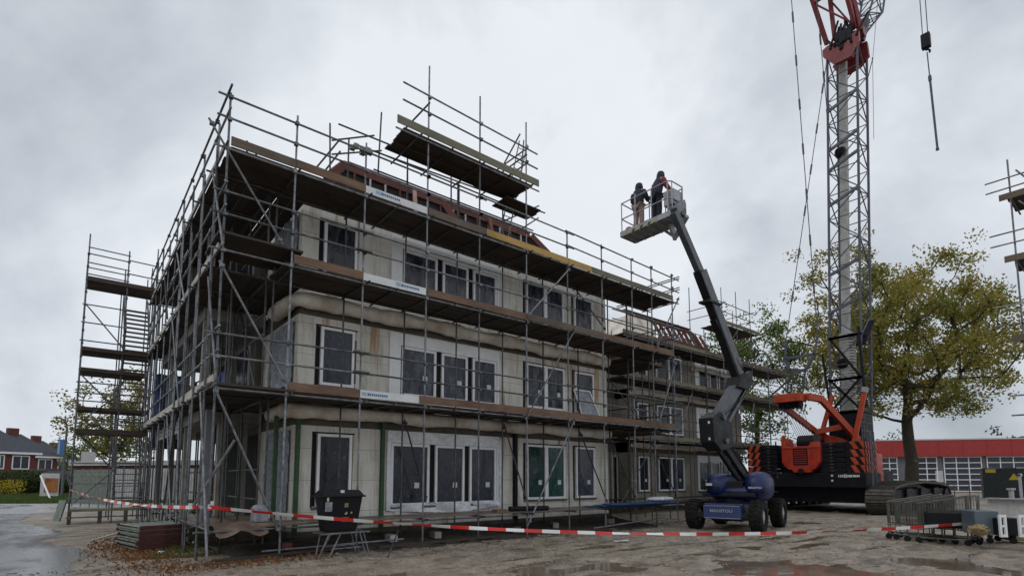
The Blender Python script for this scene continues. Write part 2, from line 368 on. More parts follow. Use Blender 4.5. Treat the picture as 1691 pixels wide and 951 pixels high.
def ground():
    s = spaced(-900, 900, -8, 15, .068, 1.045); d = spaced(-60, 1500, 7.8, 24, .068, 1.04)
    S, Dd = np.meshgrid(s, d)
    X = CAM.x + S*Rh.x + Dd*Fh.x; Y = CAM.y + S*Rh.y + Dd*Fh.y
    z = (fbm(X*.9, Y*.9, 3)-.5)*.10 + (fbm(X*.25+Y*.05, Y*2.2, 11)-.5)*.12
    z = z + (fbm(X*4, Y*4, 23, 3)-.45)*.022
    for yc, dd, ph in ((-6.0, .055, 0), (-7.7, .06, .4), (-4.3, .045, 1.0), (-5.3, .04, 1.6), (-8.9, .05, 2.2), (-3.2, .03, 2.9)):
        c = yc+.5*np.sin(X*.16+ph)+.12*np.sin(X*.8+ph); w0 = (Y-c)/.20; on = np.clip(fbm(X*.35+ph, Y*.1, 61, 2)*3-.7, 0, 1)*np.clip((X-1)/3, 0, 1)*np.clip((24-X)/4, 0, 1)
        z = z+on*(-dd*np.exp(-w0**4)+dd*.55*np.exp(-((np.abs(w0)-1.5)/.45)**2)+.014*np.sin(X*24+np.abs(Y-c)*14)*np.exp(-w0**4))
    for px, py, rr, dp, el in PUD:
        g = hit(px, py, Z=0); dx = X-g.x; dy = Y-g.y
        a = dx*Rh.x+dy*Rh.y; b = dx*Fh.x+dy*Fh.y; el = el*2.6
        w = 1+.9*(fbm(X*1.3, Y*1.3, 41)-.5)
        z = z - dp*np.exp(-((a/rr)**2+(b/(rr*el))**2)*w)
    # keep the made road, the verge and everything far away flat
    ld = Vector((RD1.x-RD0.x, RD1.y-RD0.y)).normalized(); sdist = (X-RD0.x)*(-ld.y)+(Y-RD0.y)*ld.x
    sgn = 1 if ((5-RD0.x)*(-ld.y)+(-6-RD0.y)*ld.x) > 0 else -1
    mk = np.clip((sdist*sgn+.2)/1.2, 0, 1); mk = mk*mk*(3-2*mk)
    rr = np.hypot(X-CAM.x, Y-CAM.y); mk = mk*np.clip((70-rr)/30, 0, 1)
    z = np.where(z < 0, z, z*.9)*mk
    z = np.maximum(z, -.16)
    return X, Y, z
PUD = [(1300, 940, 1.0, .14, .45), (1180, 912, .5, .09, .3), (880, 940, .6, .09, .4), (1000, 930, .4, .08, .6), (1560, 925, .8, .12, .3), (1660, 940, .6, .10, .35),
       (1230, 903, .35, .07, .35), (1360, 897, .3, .06, .4), (1470, 900, .4, .05, .4), (640, 948, .4, .06, .4), (1420, 945, .6, .07, .3), (1620, 870, .8, .05, .2), (1350, 862, 1.0, .05, .3), (1500, 870, .6, .06, .2)]
GX, GY, GZ = ground()
def mk_ground():
    ny, nx = GX.shape; co = np.stack([GX, GY, GZ], -1).reshape(-1, 3)
    idx = np.arange(ny*nx).reshape(ny, nx)
    q = np.stack([idx[:-1, :-1], idx[:-1, 1:], idx[1:, 1:], idx[1:, :-1]], -1).reshape(-1, 4)
    me = bpy.data.meshes.new('ground'); me.vertices.add(len(co)); me.vertices.foreach_set('co', co.ravel())
    me.loops.add(q.size); me.loops.foreach_set('vertex_index', q.ravel().astype(np.int32))
    me.polygons.add(len(q)); me.polygons.foreach_set('loop_start', np.arange(0, q.size, 4, dtype=np.int32)); me.polygons.foreach_set('loop_total', np.full(len(q), 4, dtype=np.int32))
    me.polygons.foreach_set('use_smooth', np.ones(len(q), dtype=bool)); me.update(); me.validate(); me.materials.append(M['ground'])
    o = bpy.data.objects.new('ground', me); COL.objects.link(o); tag(o, kind='structure')
mk_ground()
def gz(x, y):
    r = (GX-x)**2+(GY-y)**2; return float(GZ.ravel()[np.argmin(r)])
def sheet(name, pts, z, mat, jag=0, seg=.6):
    out = []
    for i in range(len(pts)):
        a = Vector(pts[i]); b = Vector(pts[(i+1) % len(pts)]); n = max(1, min(60, int((b-a).length/seg)))
        for k in range(n):
            p = a.lerp(b, k/n)
            if jag: p = p + Vector((random.uniform(-jag, jag), random.uniform(-jag, jag), 0))
            out.append((p.x, p.y, z))
    m = MB(); m.add(out, [tuple(range(len(out)))]); o = m.build(name, mat, loc=(0, 0, 0)); return tag(o, kind='structure')
g = lambda x, y: hit(x, y, Z=0)
w = MB(); c0 = gnd(845, 18); w.add([(c0.x-45, c0.y-45, -.038), (c0.x+45, c0.y-45, -.038), (c0.x+45, c0.y+45, -.038), (c0.x-45, c0.y+45, -.038)], [(0, 1, 2, 3)])
tag(w.build('puddle_water', 'puddle', loc=(0, 0, 0)), kind='structure')
sheet('road', [g(-900, 838), g(60, 845), g(30, 862), g(110, 880), g(60, 893), g(165, 912), g(110, 935), g(150, 1000), g(-1500, 1000)], .006, 'road', .10, .3)
sheet('path', [g(-2200, 837), g(-900, 835.5), g(400, 830.5), g(330, 838), g(150, 841), g(95, 846), g(40, 849), g(-900, 850)], .012, 'path', .03, 1.0)
sheet('verge', [g(-2200, 836.3), g(-900, 834.8), g(420, 829.8), g(430, 812), g(-900, 812), g(-2200, 813)], .016, 'hedge')
# ------------------------------------------------ building
BLD = thing('apartment_building', (8, 6, 0), 'three storey apartment building shell with beige insulated walls, wrapped in scaffolding', 'building')
def wall_grid(mb, x0, x1, z0, z1, ops, y, depth, axis='X', m=0):
    """front wall sheet with real openings; the face looks to -Y (axis X) or -X (axis Y)"""
    xs = sorted({x0, x1, *[v for o in ops for v in (o[0], o[1])]}); zs = sorted({z0, z1, *[v for o in ops for v in (o[2], o[3])]})
    P = (lambda a, b, z: (a, b, z)) if axis == 'X' else (lambda a, b, z: (b, a, z))
    for xa, xb in zip(xs[:-1], xs[1:]):
        for za, zb in zip(zs[:-1], zs[1:]):
            cx, cz = (xa+xb)/2, (za+zb)/2
            if any(o[0] < cx < o[1] and o[2] < cz < o[3] for o in ops): continue
            mb.add([P(xa, y, za), P(xb, y, za), P(xb, y, zb), P(xa, y, zb)], [(0, 1, 2, 3)], m)
    for a, b, c, d in ops:
        for q in (((a, c), (a, d)), ((a, d), (b, d)), ((b, d), (b, c)), ((b, c), (a, c))):
            (p, r), (s, t) = q
            mb.add([P(p, y, r), P(s, y, t), P(s, y+depth, t), P(p, y+depth, r)], [(0, 1, 2, 3)], m)
    mb.add([P(x0, y+depth, z0), P(x1, y+depth, z0), P(x1, y+depth, z1), P(x0, y+depth, z1)], [(0, 1, 2, 3)], m)
def window(x0, x1, z0, z1, y, panes, glass='glass', board=0, label=None, tall=False, stickers=False, film=False):
    f = MB(); t = .075; yo = y-.04; lb = .28 if (panes == 3 and z0 > 2) else 0
    # black seal all round, white frame proud of it
    f.box(x0, x1, y+.05, y+.07, z0, z1, 1)
    if panes < 3: f.box(x0-.045, x0-.003, y-.012, y+.01, z0-.02, z1+.03, 1); f.box(x0-.045, x1+.03, y-.012, y+.01, z1+.003, z1+.045, 1)
    zt = z1-board; a0 = x0+.09; a1 = x1-.04
    ps = []
    if panes == 1: ps = [(a0, a1)]
    else:
        a0 += lb; wdt = (a1-a0)/panes
        gap = .20 if panes == 3 else 0
        ps = [(a0+i*wdt+(gap if i else 0), a0+(i+1)*wdt) for i in range(panes)]
    if board:
        f.box(x0-.03, x1+.05, yo-.02, yo+.03, zt+.01, z1+.02, 0)
        f.box(x0-.03, x0+.04+lb, yo-.02, yo+.03, z0, zt+.01, 0); f.box(x1-.03, x1+.05, yo-.02, yo+.03, z0, zt+.01, 0)
    if panes == 3: f.box(x0+.05, x1-.05, y+.026, y+.036, z0, zt, 1)
    fr = f.build('window', ['white', 'black'], BLD)
    if label: fr['label'] = label
    for a, b in ps:
        k = MB()
        k.box(a, a+t, yo, y+.05, z0, zt); k.box(b-t, b, yo, y+.05, z0, zt); k.box(a+t, b-t, yo+.002, y+.048, z0, z0+t); k.box(a+t, b-t, yo+.002, y+.048, zt-t, zt)
        k.build('frame', 'white', fr)
        q = MB(); q.box(a+t, b-t, y+.012, y+.022, z0+t, zt-t); q.build('pane', glass, fr)
        if stickers:
            q = MB(); xs = a+(b-a)*.62; q.box(xs, xs+.16, y+.004, y+.010, z0+.50, z0+.66); q.build('sticker', 'sticker', fr)
    s = MB(); s.box(x0-.02, x1+.02, y-.06, y+.05, z0-.07, z0-.01); s.build('sill', 'conc_dark', fr)
    return fr
WS = [(2.65, 3.72, 1), (4.75, 8.66, 3), (9.85, 11.85, 2), (12.28, 13.45, 1)]
LV = [(.97, 2.86), (4.15, 5.72), (6.98, 8.66)]
YW = 1.7
fw_ = MB(); ops = [(a, b, z0, z1) for a, b, n in WS for z0, z1 in LV]
ops = [(a, b, z0-(.06 if a == 4.75 else 0), z1+(.17 if a == 4.75 else 0)) for a, b, z0, z1 in ops]
wall_grid(fw_, 2.15, 14.2, .35, 3.06, [o for o in ops if o[2] < 2], YW, .25)
wall_grid(fw_, 2.15, 14.2, 3.62, 5.96, [o for o in ops if 3 < o[2] < 6], YW, .25)
wall_grid(fw_, 2.15, 14.2, 6.46, 8.96, [o for o in ops if o[2] > 6], YW, .25)
tag(fw_.build('wall', 'wall', BLD), 'rust stained beige front wall between the storeys')
for li, (z0, z1) in enumerate(LV):
    for a, b, n in WS:
        bd = 0; gl = 'glass'
        zz0, zz1 = z0, z1
        if n == 3: zz1 += .17; zz0 -= .06; bd = .34
        if li == 2: gl = 'glass_hazy'
        if li == 1: gl = 'glass_hazy' if n != 1 else 'glass'
        if li == 0 and n == 2: gl = 'glass_green'
        if li == 1 and a > 12: zz1 = 5.0 if False else z1
        window(a, b, zz0, zz1, YW, n, gl, bd, stickers=(li < 2 and n > 1) or (li == 0 and a > 12))
# slabs, plinth
s = MB(); s.box(2.2, 14.15, YW+.06, 12, 3.06, 3.60); s.box(2.2, 14.15, YW+.06, 12, 5.96, 6.44); s.build('floor_slab', 'conc_dark', BLD)
s = MB(); s.box(2.05, 14.2, YW-.1, 12, -.05, .35); s.build('plinth', 'conc_dark', BLD)
# return wall next to the open corner, with film covered windows
rw = MB()
for z0, z1 in ((.35, 3.06), (3.62, 5.96), (6.46, 8.96)):
    wall_grid(rw, YW, 4.9, z0, z1, [(2.2, 3.9, z0+.62, z1-.3)], 2.15, .25, axis='Y')
rw.build('wall', 'wall', BLD)
def wavy_sheet(name, x0, x1, y0, y1, z0, z1, mat, parent, amp=.03, n=14, k=16, curve=0, label=None, loc=None):
    m = MB(); vs = []; fs = []
    for j in range(k+1):
        for i in range(n+1):
            u = i/n; v = j/k; a = random.uniform(-amp, amp)+amp*1.5*math.sin(u*17+v*3)
            vs.append((x0+(x1-x0)*u+(a if abs(y1-y0) > abs(x1-x0) else 0), y0+(y1-y0)*u+(a if abs(y1-y0) <= abs(x1-x0) else 0), z0+(z1-z0)*v-curve*math.sin(u*math.pi)*(1-v)+random.uniform(-amp, amp)*(.6 if j in (0, k) else .2)))
    for j in range(k):
        for i in range(n): fs.append((j*(n+1)+i, j*(n+1)+i+1, (j+1)*(n+1)+i+1, (j+1)*(n+1)+i))
    o = m.add(vs, fs).build(name, mat, parent, smooth=True, loc=loc)
    if label: o['label'] = label
    return o
for z0, z1 in ((.35, 3.06), (3.62, 5.96), (6.46, 8.96)):
    q = MB(); q.box(2.2, 2.26, 2.2, 3.9, z0+.62, z1-.3); q.build('pane', 'glass', BLD)
    wavy_sheet('plastic_sheet', 2.08, 2.08, 1.95, 4.0, z0+.5, z1-.12, 'film_grey', BLD, .02)
# rolled membranes along the slab edges
def roll(pts, r, seed, lab=None):
    m = MB(); rnd = random.Random(seed); ring = 10; vs = []; fs = []; P = []
    for a, b in zip(pts[:-1], pts[1:]):
        a = Vector(a); b = Vector(b); n = max(2, int((b-a).length/.22))
        P += [a.lerp(b, i/n) for i in range(n)]
    P.append(Vector(pts[-1]))
    for i, p in enumerate(P):
        d = (P[min(i+1, len(P)-1)]-P[max(i-1, 0)]).normalized(); side = d.cross(UZ).normalized()
        rr = r*(1+.10*math.sin(i*.7+seed)+rnd.uniform(-.10, .10)); sg = .02*math.sin(i*.43+seed)
        for k in range(ring):
            t = 2*math.pi*k/ring; vs.append(p+side*(rr*math.cos(t))+UZ*(rr*1.05*math.sin(t)-sg))
    for i in range(len(P)-1):
        for k in range(ring): fs.append((i*ring+k, i*ring+(k+1) % ring, (i+1)*ring+(k+1) % ring, (i+1)*ring+k))
    fs.append(tuple(range(ring))); fs.append(tuple(range((len(P)-1)*ring, len(P)*ring)))
    o = m.add(vs, fs).build('membrane_roll', 'membrane', BLD, smooth=True); return o
for z in (3.42, 6.28):
    roll([(1.98, 3.2, z-.02), (1.98, 1.72, z), (2.12, 1.54, z), (5, 1.53, z+.01), (9, 1.54, z-.01), (14.1, 1.56, z)], .195, z)
# hanging film under the big ground floor window, loose strips, green steel posts, leaning sheet
wavy_sheet('plastic_strip', 4.72, 8.72, 1.63, 1.60, .80, .98, 'film', BLD, .03, 30, 4, .12, 'loose plastic strip sagging under the wide window')
wavy_sheet('plastic_strip', 4.70, 4.82, 1.62, 1.62, .8, 3.0, 'film', BLD, .012, 3, 16)
wavy_sheet('plastic_strip', 8.70, 8.82, 1.60, 1.60, .85, 3.0, 'film', BLD, .02, 4, 16)
wavy_sheet('plastic_strip', 4.72, 8.72, 1.63, 1.63, 2.70, 3.04, 'film', BLD, .008, 20, 4)
for x in (2.22, 4.55): q = MB(); q.box(x-.045, x+.045, 1.56, 1.69, .3, 3.3); q.build('corner_post', 'green_steel', BLD)
q = MB(); q.box(9.33, 9.45, 1.56, 1.69, .3, 3.3); tag(q.build('corner_post', 'black', BLD), 'black post on the ground floor wall')
q = MB(); q.beam((12.35, 1.25, 3.7), (12.1, 1.62, 5.2), 1.0, .05, 0, up=Vector((0, 1, 0))); 
q = MB(); fr = [(12.55, 1.35, 3.72), (13.55, 1.35, 3.72), (13.1, 1.62, 5.0), (12.25, 1.62, 5.0)]
for i in range(4): q.beam(fr[i], fr[(i+1) % 4], .07, .05)
wl = q.build('spare_frame', 'white', BLD); wl['label'] = 'white window frame with film leaning against the first floor wall'
q = MB(); q.add([(12.6, 1.37, 3.75), (13.5, 1.37, 3.75), (13.06, 1.63, 4.97), (12.3, 1.63, 4.97)], [(0, 1, 2, 3)]); q.build('film', 'film_grey', wl)
# black hoist seal strip lying on ground deck
# open corner block to the left: slabs, columns, set back wall
s = MB()
for z0, z1 in ((3.30, 3.62), (6.22, 6.55)):
    s.box(.5, 2.14, 4.75, 14, z0, z1); s.box(2.14, 6, 4.95, 14, z0, z1)
s.box(.5, 6, 4.8, 14, 8.92, 9.16)
s.build('floor_slab', 'conc', BLD)
s = MB()
for k in range(4): s.box(.44, .497, 7.5, 13.2, 3.16+k*.14, 3.27+k*.14)
tag(s.build('edge_cladding', 'offwhite', BLD), 'white boards along the edge of the first balcony slab')
s = MB(); s.box(.4, 6, 4.75, 14, -.05, .45); s.build('plinth', 'conc', BLD)
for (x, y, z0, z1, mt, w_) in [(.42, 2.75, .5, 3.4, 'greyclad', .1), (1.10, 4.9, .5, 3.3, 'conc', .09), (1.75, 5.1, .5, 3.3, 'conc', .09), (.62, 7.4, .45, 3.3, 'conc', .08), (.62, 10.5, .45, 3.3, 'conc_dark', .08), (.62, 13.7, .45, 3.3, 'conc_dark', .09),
                              (.62, 5.0, 3.62, 6.22, 'conc', .1), (.62, 8.2, 3.62, 6.22, 'conc', .1), (.62, 11.4, 3.62, 6.22, 'conc', .1), (.62, 5.0, 6.55, 8.92, 'conc', .1), (.62, 8.2, 6.55, 8.92, 'conc', .1)]:
    q = MB(); q.box(x-w_, x+w_, y-w_, y+w_, z0, z1); q.build('column', mt, BLD, bevel=.01)
for x, y in ((1.55, 4.6), (1.85, 2.2)): q = MB(); q.box(x-.05, x+.05, y-.05, y+.05, .4, 3.3); q.build('column', 'green_steel', BLD)
s = MB()
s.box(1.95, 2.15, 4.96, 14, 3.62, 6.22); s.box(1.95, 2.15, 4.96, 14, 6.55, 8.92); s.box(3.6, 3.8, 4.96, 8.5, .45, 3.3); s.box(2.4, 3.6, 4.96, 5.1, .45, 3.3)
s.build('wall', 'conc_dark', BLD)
for z0 in (3.75, 6.65):
    for y in (5.6, 8.2, 10.8):
        q = MB(); q.box(1.90, 1.95, y, y+1.5, z0, z0+2.1); fr = q.build('window', 'offwhite', BLD); q = MB(); q.box(1.88, 1.90, y+.08, y+1.42, z0+.08, z0+2.02); q.build('pane', 'glass', fr)
# body behind (dark, closed)
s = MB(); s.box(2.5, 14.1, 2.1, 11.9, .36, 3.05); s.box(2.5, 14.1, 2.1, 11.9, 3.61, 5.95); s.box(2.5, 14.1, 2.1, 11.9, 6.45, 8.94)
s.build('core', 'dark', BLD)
s = MB(); s.box(14.0, 14.2, 1.95, 6.4, .35, 8.96); s.box(14.2, 17.6, 6.4, 6.6, .1, 8.96); s.box(14.2, 17.6, 6.6, 12, 8.6, 8.96); s.build('wall', 'conc_dark', BLD)
# wing set back
YV = 5.6
WV = [(21.1, 22.12, 1), (22.85, 25.45, 2), (26.85, 30.5, 3)]
wv = MB(); VV = [(1.0, 2.86), (4.15, 5.75), (6.98, 8.66)]
vops = [(a, b, z0-(.06 if n == 3 else 0), z1+(.17 if n == 3 else 0)) for a, b, n in WV for z0, z1 in VV]
for lo, hi, f in ((.35, 3.06, lambda z: z < 2), (3.62, 5.96, lambda z: 3 < z < 6), (6.46, 8.96, lambda z: z > 6)):
    wall_grid(wv, 20.6, 32.2, lo, hi, [o for o in vops if f(o[2])], YV, .25)
    wv.box(17.6, 20.6, 6.45, 6.6, lo, hi); wv.box(20.58, 20.6, 5.62, 6.45, lo, hi); wv.box(32.0, 32.2, 5.85, 14, lo, hi)
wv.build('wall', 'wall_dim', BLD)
for li, (z0, z1) in enumerate(VV):
    for a, b, n in WV:
        window(a, b, z0-(.06 if n == 3 else 0), z1+(.17 if n == 3 else 0), YV, n, ['glass', 'glass_hazy', 'glass_hazy'][li], .34 if n == 3 else 0, stickers=li == 0)
s = MB(); s.box(20.7, 32.1, YV+.06, 14, 3.06, 3.60); s.box(20.7, 32.1, YV+.06, 14, 5.96, 6.44); s.box(17.6, 32.2, YV-.1, 14, -.05, .35); s.box(20.7, 32, 5.9, 13.9, .36, 8.9); s.box(14.2, 20.7, 6.7, 12, .36, 8.5)
s.build('floor_slab', 'conc_dark', BLD)
for z in (3.42, 6.28, 9.0):
    roll([(20.6, YV-.12, z), (32.2, YV-.12, z)], .14, z+1)
roll([(26.3, YV-.25, 8.25), (30.4, YV-.25, 8.2)], .13, 2)
# entrance doors in the recess
for x0, x1, pl in ((18.85, 19.6, 0), (20.0, 20.9 if False else 20.45, 1)):
    q = MB(); q.box(x0, x0+.07, 6.38, 6.45, .36, 2.9); q.box(x1-.07, x1, 6.38, 6.45, .36, 2.9); q.box(x0+.07, x1-.07, 6.381, 6.449, 2.83, 2.9); q.box(x0+.07, x1-.07, 6.42, 6.447, .36, 2.83, 1)
    dr = q.build('door', ['offwhite', 'black'], BLD)
q = MB(); q.box(18.3, 18.8, 6.38, 6.42, 1.4, 2.3, 0); q.build('notice_board', 'conc', BLD)
q = MB(); q.box(13.2, 14.0, 0, 0, 0, 0)
# green dark glazing beside the entrance
q = MB(); q.box(14.25, 14.32, 2.2, 4.2, .45, 2.9); fr = q.build('window', 'offwhite', BLD); q = MB(); q.box(14.32, 14.34, 2.3, 4.1, .55, 2.8); q.build('pane', 'glass_green', fr)
# roof: mansard frame with red-brown timber
s = MB(); s.box(2.1, 14.2, YW, 12, 8.98, 9.15); s.build('roof_slab', 'conc_dark', BLD)
def mansard(xa, xb, y0, y1, z0, z1, sl, el, er):
    v = [(xa, y0, z0), (xb, y0, z0), (xb, y1, z0), (xa, y1, z0), (xa+el, y0+sl, z1), (xb-er, y0+sl, z1), (xb-er, y1-sl, z1), (xa+el, y1-sl, z1)]
    return v, [(0, 1, 5, 4), (1, 2, 6, 5), (2, 3, 7, 6), (3, 0, 4, 7), (4, 5, 6, 7)]
q = MB(); q.add(*mansard(3.0, 13.0, 2.6, 10, 9.16, 11.38, .62, .75, 1.55)); q.build('roof', 'dark', BLD)
q = MB(); q.beam((3.75, 3.1, 11.28), (11.35, 3.1, 11.28), .08, .28); q.beam((3.75, 3.1, 11.28), (3.0, 2.55, 10.3), .08, .26); q.beam((3.80, 3.15, 11.25), (3.8, 9, 11.25), .08, .26); tag(q.build('fascia', 'redwood', BLD), 'red-brown timber board along the roof edge')
q = MB(); q.box(3.9, 11.2, 3.06, 3.14, 11.42, 11.45); q.build('roof_edge', 'crane_grey', BLD)
for k in range(14):
    x = 4.05+k*.52; q = MB(); q.box(x, x+.05, 3.0, 3.04, 9.2, 11.1); q.build('stud', 'offwhite' if k % 3 else 'redwood', BLD)
for x, a, mt in ((6.15, -.45, 'pinkwood'), (7.3, .9, 'redwood'), (9.3, -.5, 'redwood'), (11.35, 1.75, 'redwood')):
    q = MB(); q.beam((x, 3.0, 11.22), (x+a, 1.95, 9.2), .12, .2); q.build('rafter', mt, BLD)
q = MB(); q.beam((4.0, 2.4, 10.0), (12.0, 2.4, 10.0), .1, .15); q.build('purlin', 'redwood', BLD)
q = MB(); q.box(1.6, 1.95, 1.2, 1.55, 9.05, 9.25); tag(q.build('block', 'toe_brown', BLD), 'small stack on the corner roof deck')
# wing roof frame
q = MB(); q.add(*mansard(20.8, 24.2, 6.0, 12, 8.98, 10.9, .6, 1.0, .3)); tag(q.build('roof', 'membrane', BLD), 'grey beige roof cheek on the wing')
for k in range(9):
    x = 24.4+k*.62; q = MB(); q.beam((x, 6.7, 10.95), (x+.2, 5.75, 9.05), .1, .16); q.build('rafter', 'redwood' if k % 3 else 'toe_dull', BLD)
q = MB(); q.beam((22.0, 6.7, 11.02), (28.4, 6.7, 11.02), .1, .2); q.beam((28.4, 6.7, 11.0), (30.0, 6.2, 9.1), .1, .2); q.beam((24, 6.1, 9.9), (29.2, 6.1, 9.9), .1, .14); q.build('fascia', 'redwood', BLD)
q = MB(); q.beam((21.6, 6.72, 11.2), (28.2, 6.72, 11.2), .25, .06); q.build('roof_edge', 'conc_dark', BLD)
for k in range(14):
    q = MB(); x = 22.2+k*.48; q.box(x, x+.06, 6.75, 6.8, 9.1, 10.9); q.build('stud', 'redwood', BLD)
wavy_sheet('plastic_sheet', 26.0, 28.3, 6.3, 6.5, 9.3, 10.3, 'film', BLD, .08, 14, 8)
# ------------------------------------------------ scaffolds
RT = .0245
def planks(mb, x0, x1, y0, y1, z, along='X', w=.225, length=3.5, gap=.012, th=.038, drop=.02):
    a0, a1, b0, b1 = (x0, x1, y0, y1) if along == 'X' else (y0, y1, x0, x1)
    n = max(1, int((b1-b0)/w)); ww = (b1-b0)/n
    for i in range(n):
        p = a0 - (random.uniform(0, length*.6) if a1-a0 > length else 0); first = True
        while p < a1:
            e = min(p+length, a1+random.uniform(-.02, .05)); s0 = max(p, a0+random.uniform(-.05, .02))
            dz = random.uniform(-drop, drop)*.5; g0 = random.uniform(.3, 1.6)*gap
            if e-s0 > .15:
                if along == 'X': mb.box(s0, e-.01, b0+i*ww+g0/2, b0+(i+1)*ww-g0/2, z+dz, z+th+dz)
                else: mb.box(b0+i*ww+g0/2, b0+(i+1)*ww-g0/2, s0, e-.01, z+dz, z+th+dz)
            p += length
def toe(parent, x0, x1, y, z, h, mat, axis='X', label=None, sign=False):
    q = MB(); j = random.uniform(-.012, .012)
    if axis == 'X': q.box(x0, x1, y-.035, y-.005, z+j, z+h+j)
    else: q.box(y-.035, y-.005, x0, x1, z+j, z+h+j)
    o = q.build('toe_board', mat, parent)
    if label: o['label'] = label
    if sign:
        s = MB(); xs = x0+(x1-x0)*sign
        s.box(xs, xs+.13, y-.041, y-.036, z+h*.30, z+h*.78, 0)
        s.box(xs+.15, xs+.19, y-.041, y-.036, z+h*.33, z+h*.72, 1)
        for k in range(9): s.box(xs+.20+k*.055, xs+.24+k*.055, y-.041, y-.036, z+h*(.36+.04*(k % 2)), z+h*.66, 1)
        s.build('printed_label', ['lightblue', 'blue_sign'], o)
def tubeo(parent, name, p0, p1, mat='tube', r=RT, clamps=(), label=None):
    q = MB(); q.tube(p0, p1, r, 8)
    for c in clamps: q.clamp(c, .043, 0)
    o = q.build(name, mat, parent, smooth=False)
    if label: o['label'] = label
    return o
FS = thing('tube_scaffold', (8, .6, 0), 'long tube and plank scaffold along the front facade with brown and white toe boards', 'scaffold', )
FX = [(0, 155), (1.40, 190), (3.14, 237), (4.93, 113), (6.70, 163), (8.50, 205), (10.3, 385), (12.05, 405), (13.74, 430), (14.93, 440), (16.3, 453)]
LEV = [(3.60, 3.63, .20), (6.55, 6.58, .20), (8.80, 8.85, .20)]
tops = []
for i, (x, py) in enumerate(FX):
    P = hit({0: 385, 1.40: 488, 3.14: 606, 4.93: 715, 6.70: 799, 8.50: 873, 10.3: 939, 12.05: 996, 13.74: 1046, 14.93: 1077, 16.3: 1111}[x], py, Y=0)
    zt = P.z; tops.append(zt); z0 = gz(x, 0)-.05
    tubeo(FS, 'standard', (x, 0, z0), (x+random.uniform(-.03, .03), 0, zt), clamps=[(x, -.03, z) for z in (3.55, 6.5, 8.75)])
    q = MB(); q.tube((x, 0, z0+.04), (x, 0, z0+.06), .09, 8); q.build('base_plate', 'tube_dull', FS)
XI = [1.37]+[x for x, _ in FX[2:]]
for i, x in enumerate(XI):
    zt = 10.9 if 3 < x < 9 else (9.6 if i % 2 else 9.35)
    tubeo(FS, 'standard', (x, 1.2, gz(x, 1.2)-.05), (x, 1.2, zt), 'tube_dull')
for z in (.62, 3.54, 6.49, 8.74):
    e = .12
    tubeo(FS, 'ledger', (-.15-e, -.05, z), (8.4, -.05, z), clamps=[(x, -.04, z) for x, _ in FX[:6]])
    tubeo(FS, 'ledger', (8.3, -.055, z+.055), (16.7, -.055, z+.05), clamps=[(x, -.04, z+.05) for x, _ in FX[6:]])
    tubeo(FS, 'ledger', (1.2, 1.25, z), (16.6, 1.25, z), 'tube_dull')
for zm, zt_ in ((4.21, 4.71), (7.28, 7.78), (9.42, 9.93)):
    for z in (zm, zt_):
        j = random.uniform(-.02, .02)
        if z < 9: tubeo(FS, 'guard_rail', (-.25, -.05, z+j), (3.5, -.05, z+.02), clamps=[(x, -.04, z) for x, _ in FX[:3]]); x1 = 3.0
        else: tubeo(FS, 'guard_rail', (-.25, -.05, z+j), (6.9, -.05, z-.02), clamps=[(x, -.04, z) for x, _ in FX[:5]]); x1 = 6.6
        tubeo(FS, 'guard_rail', (x1, -.05, z+.03), (10.6, -.05, z+j), clamps=[(x, -.04, z) for x, _ in FX[3:7]])
        tubeo(FS, 'guard_rail', (10.2, -.055, z+.045+j), (16.75, -.055, z-.04 if z < 9 else z-.15), clamps=[(x, -.04, z-.03) for x, _ in FX[7:]])
for z in (.64, 3.56, 6.51, 8.76):
    for i, (x, _) in enumerate(FX):
        if x == 0: continue
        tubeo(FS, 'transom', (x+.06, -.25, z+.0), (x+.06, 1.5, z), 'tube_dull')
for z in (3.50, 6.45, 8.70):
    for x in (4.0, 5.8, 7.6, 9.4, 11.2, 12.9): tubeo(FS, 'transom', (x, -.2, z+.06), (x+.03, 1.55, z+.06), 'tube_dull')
ends = [(1.30, 16.35), (1.30, 16.35), (.05, 16.35)]
for (zd, zt_, h), (a, b) in zip(LEV, ends):
    q = MB(); planks(q, a, b, .0, 1.48, zd); q.build('deck', 'deck', FS)
q = MB(); planks(q, 2.1, 14.6, .05, 1.25, .66, w=.24); planks(q, 1.0, 2.1, .05, 1.3, .66); q.build('deck', 'ply', FS)
# corner platforms
for zd in (3.62, 6.86): q = MB(); planks(q, -.1, 1.62, -.05, 1.5, zd, th=.05); q.build('deck', 'deck', FS)
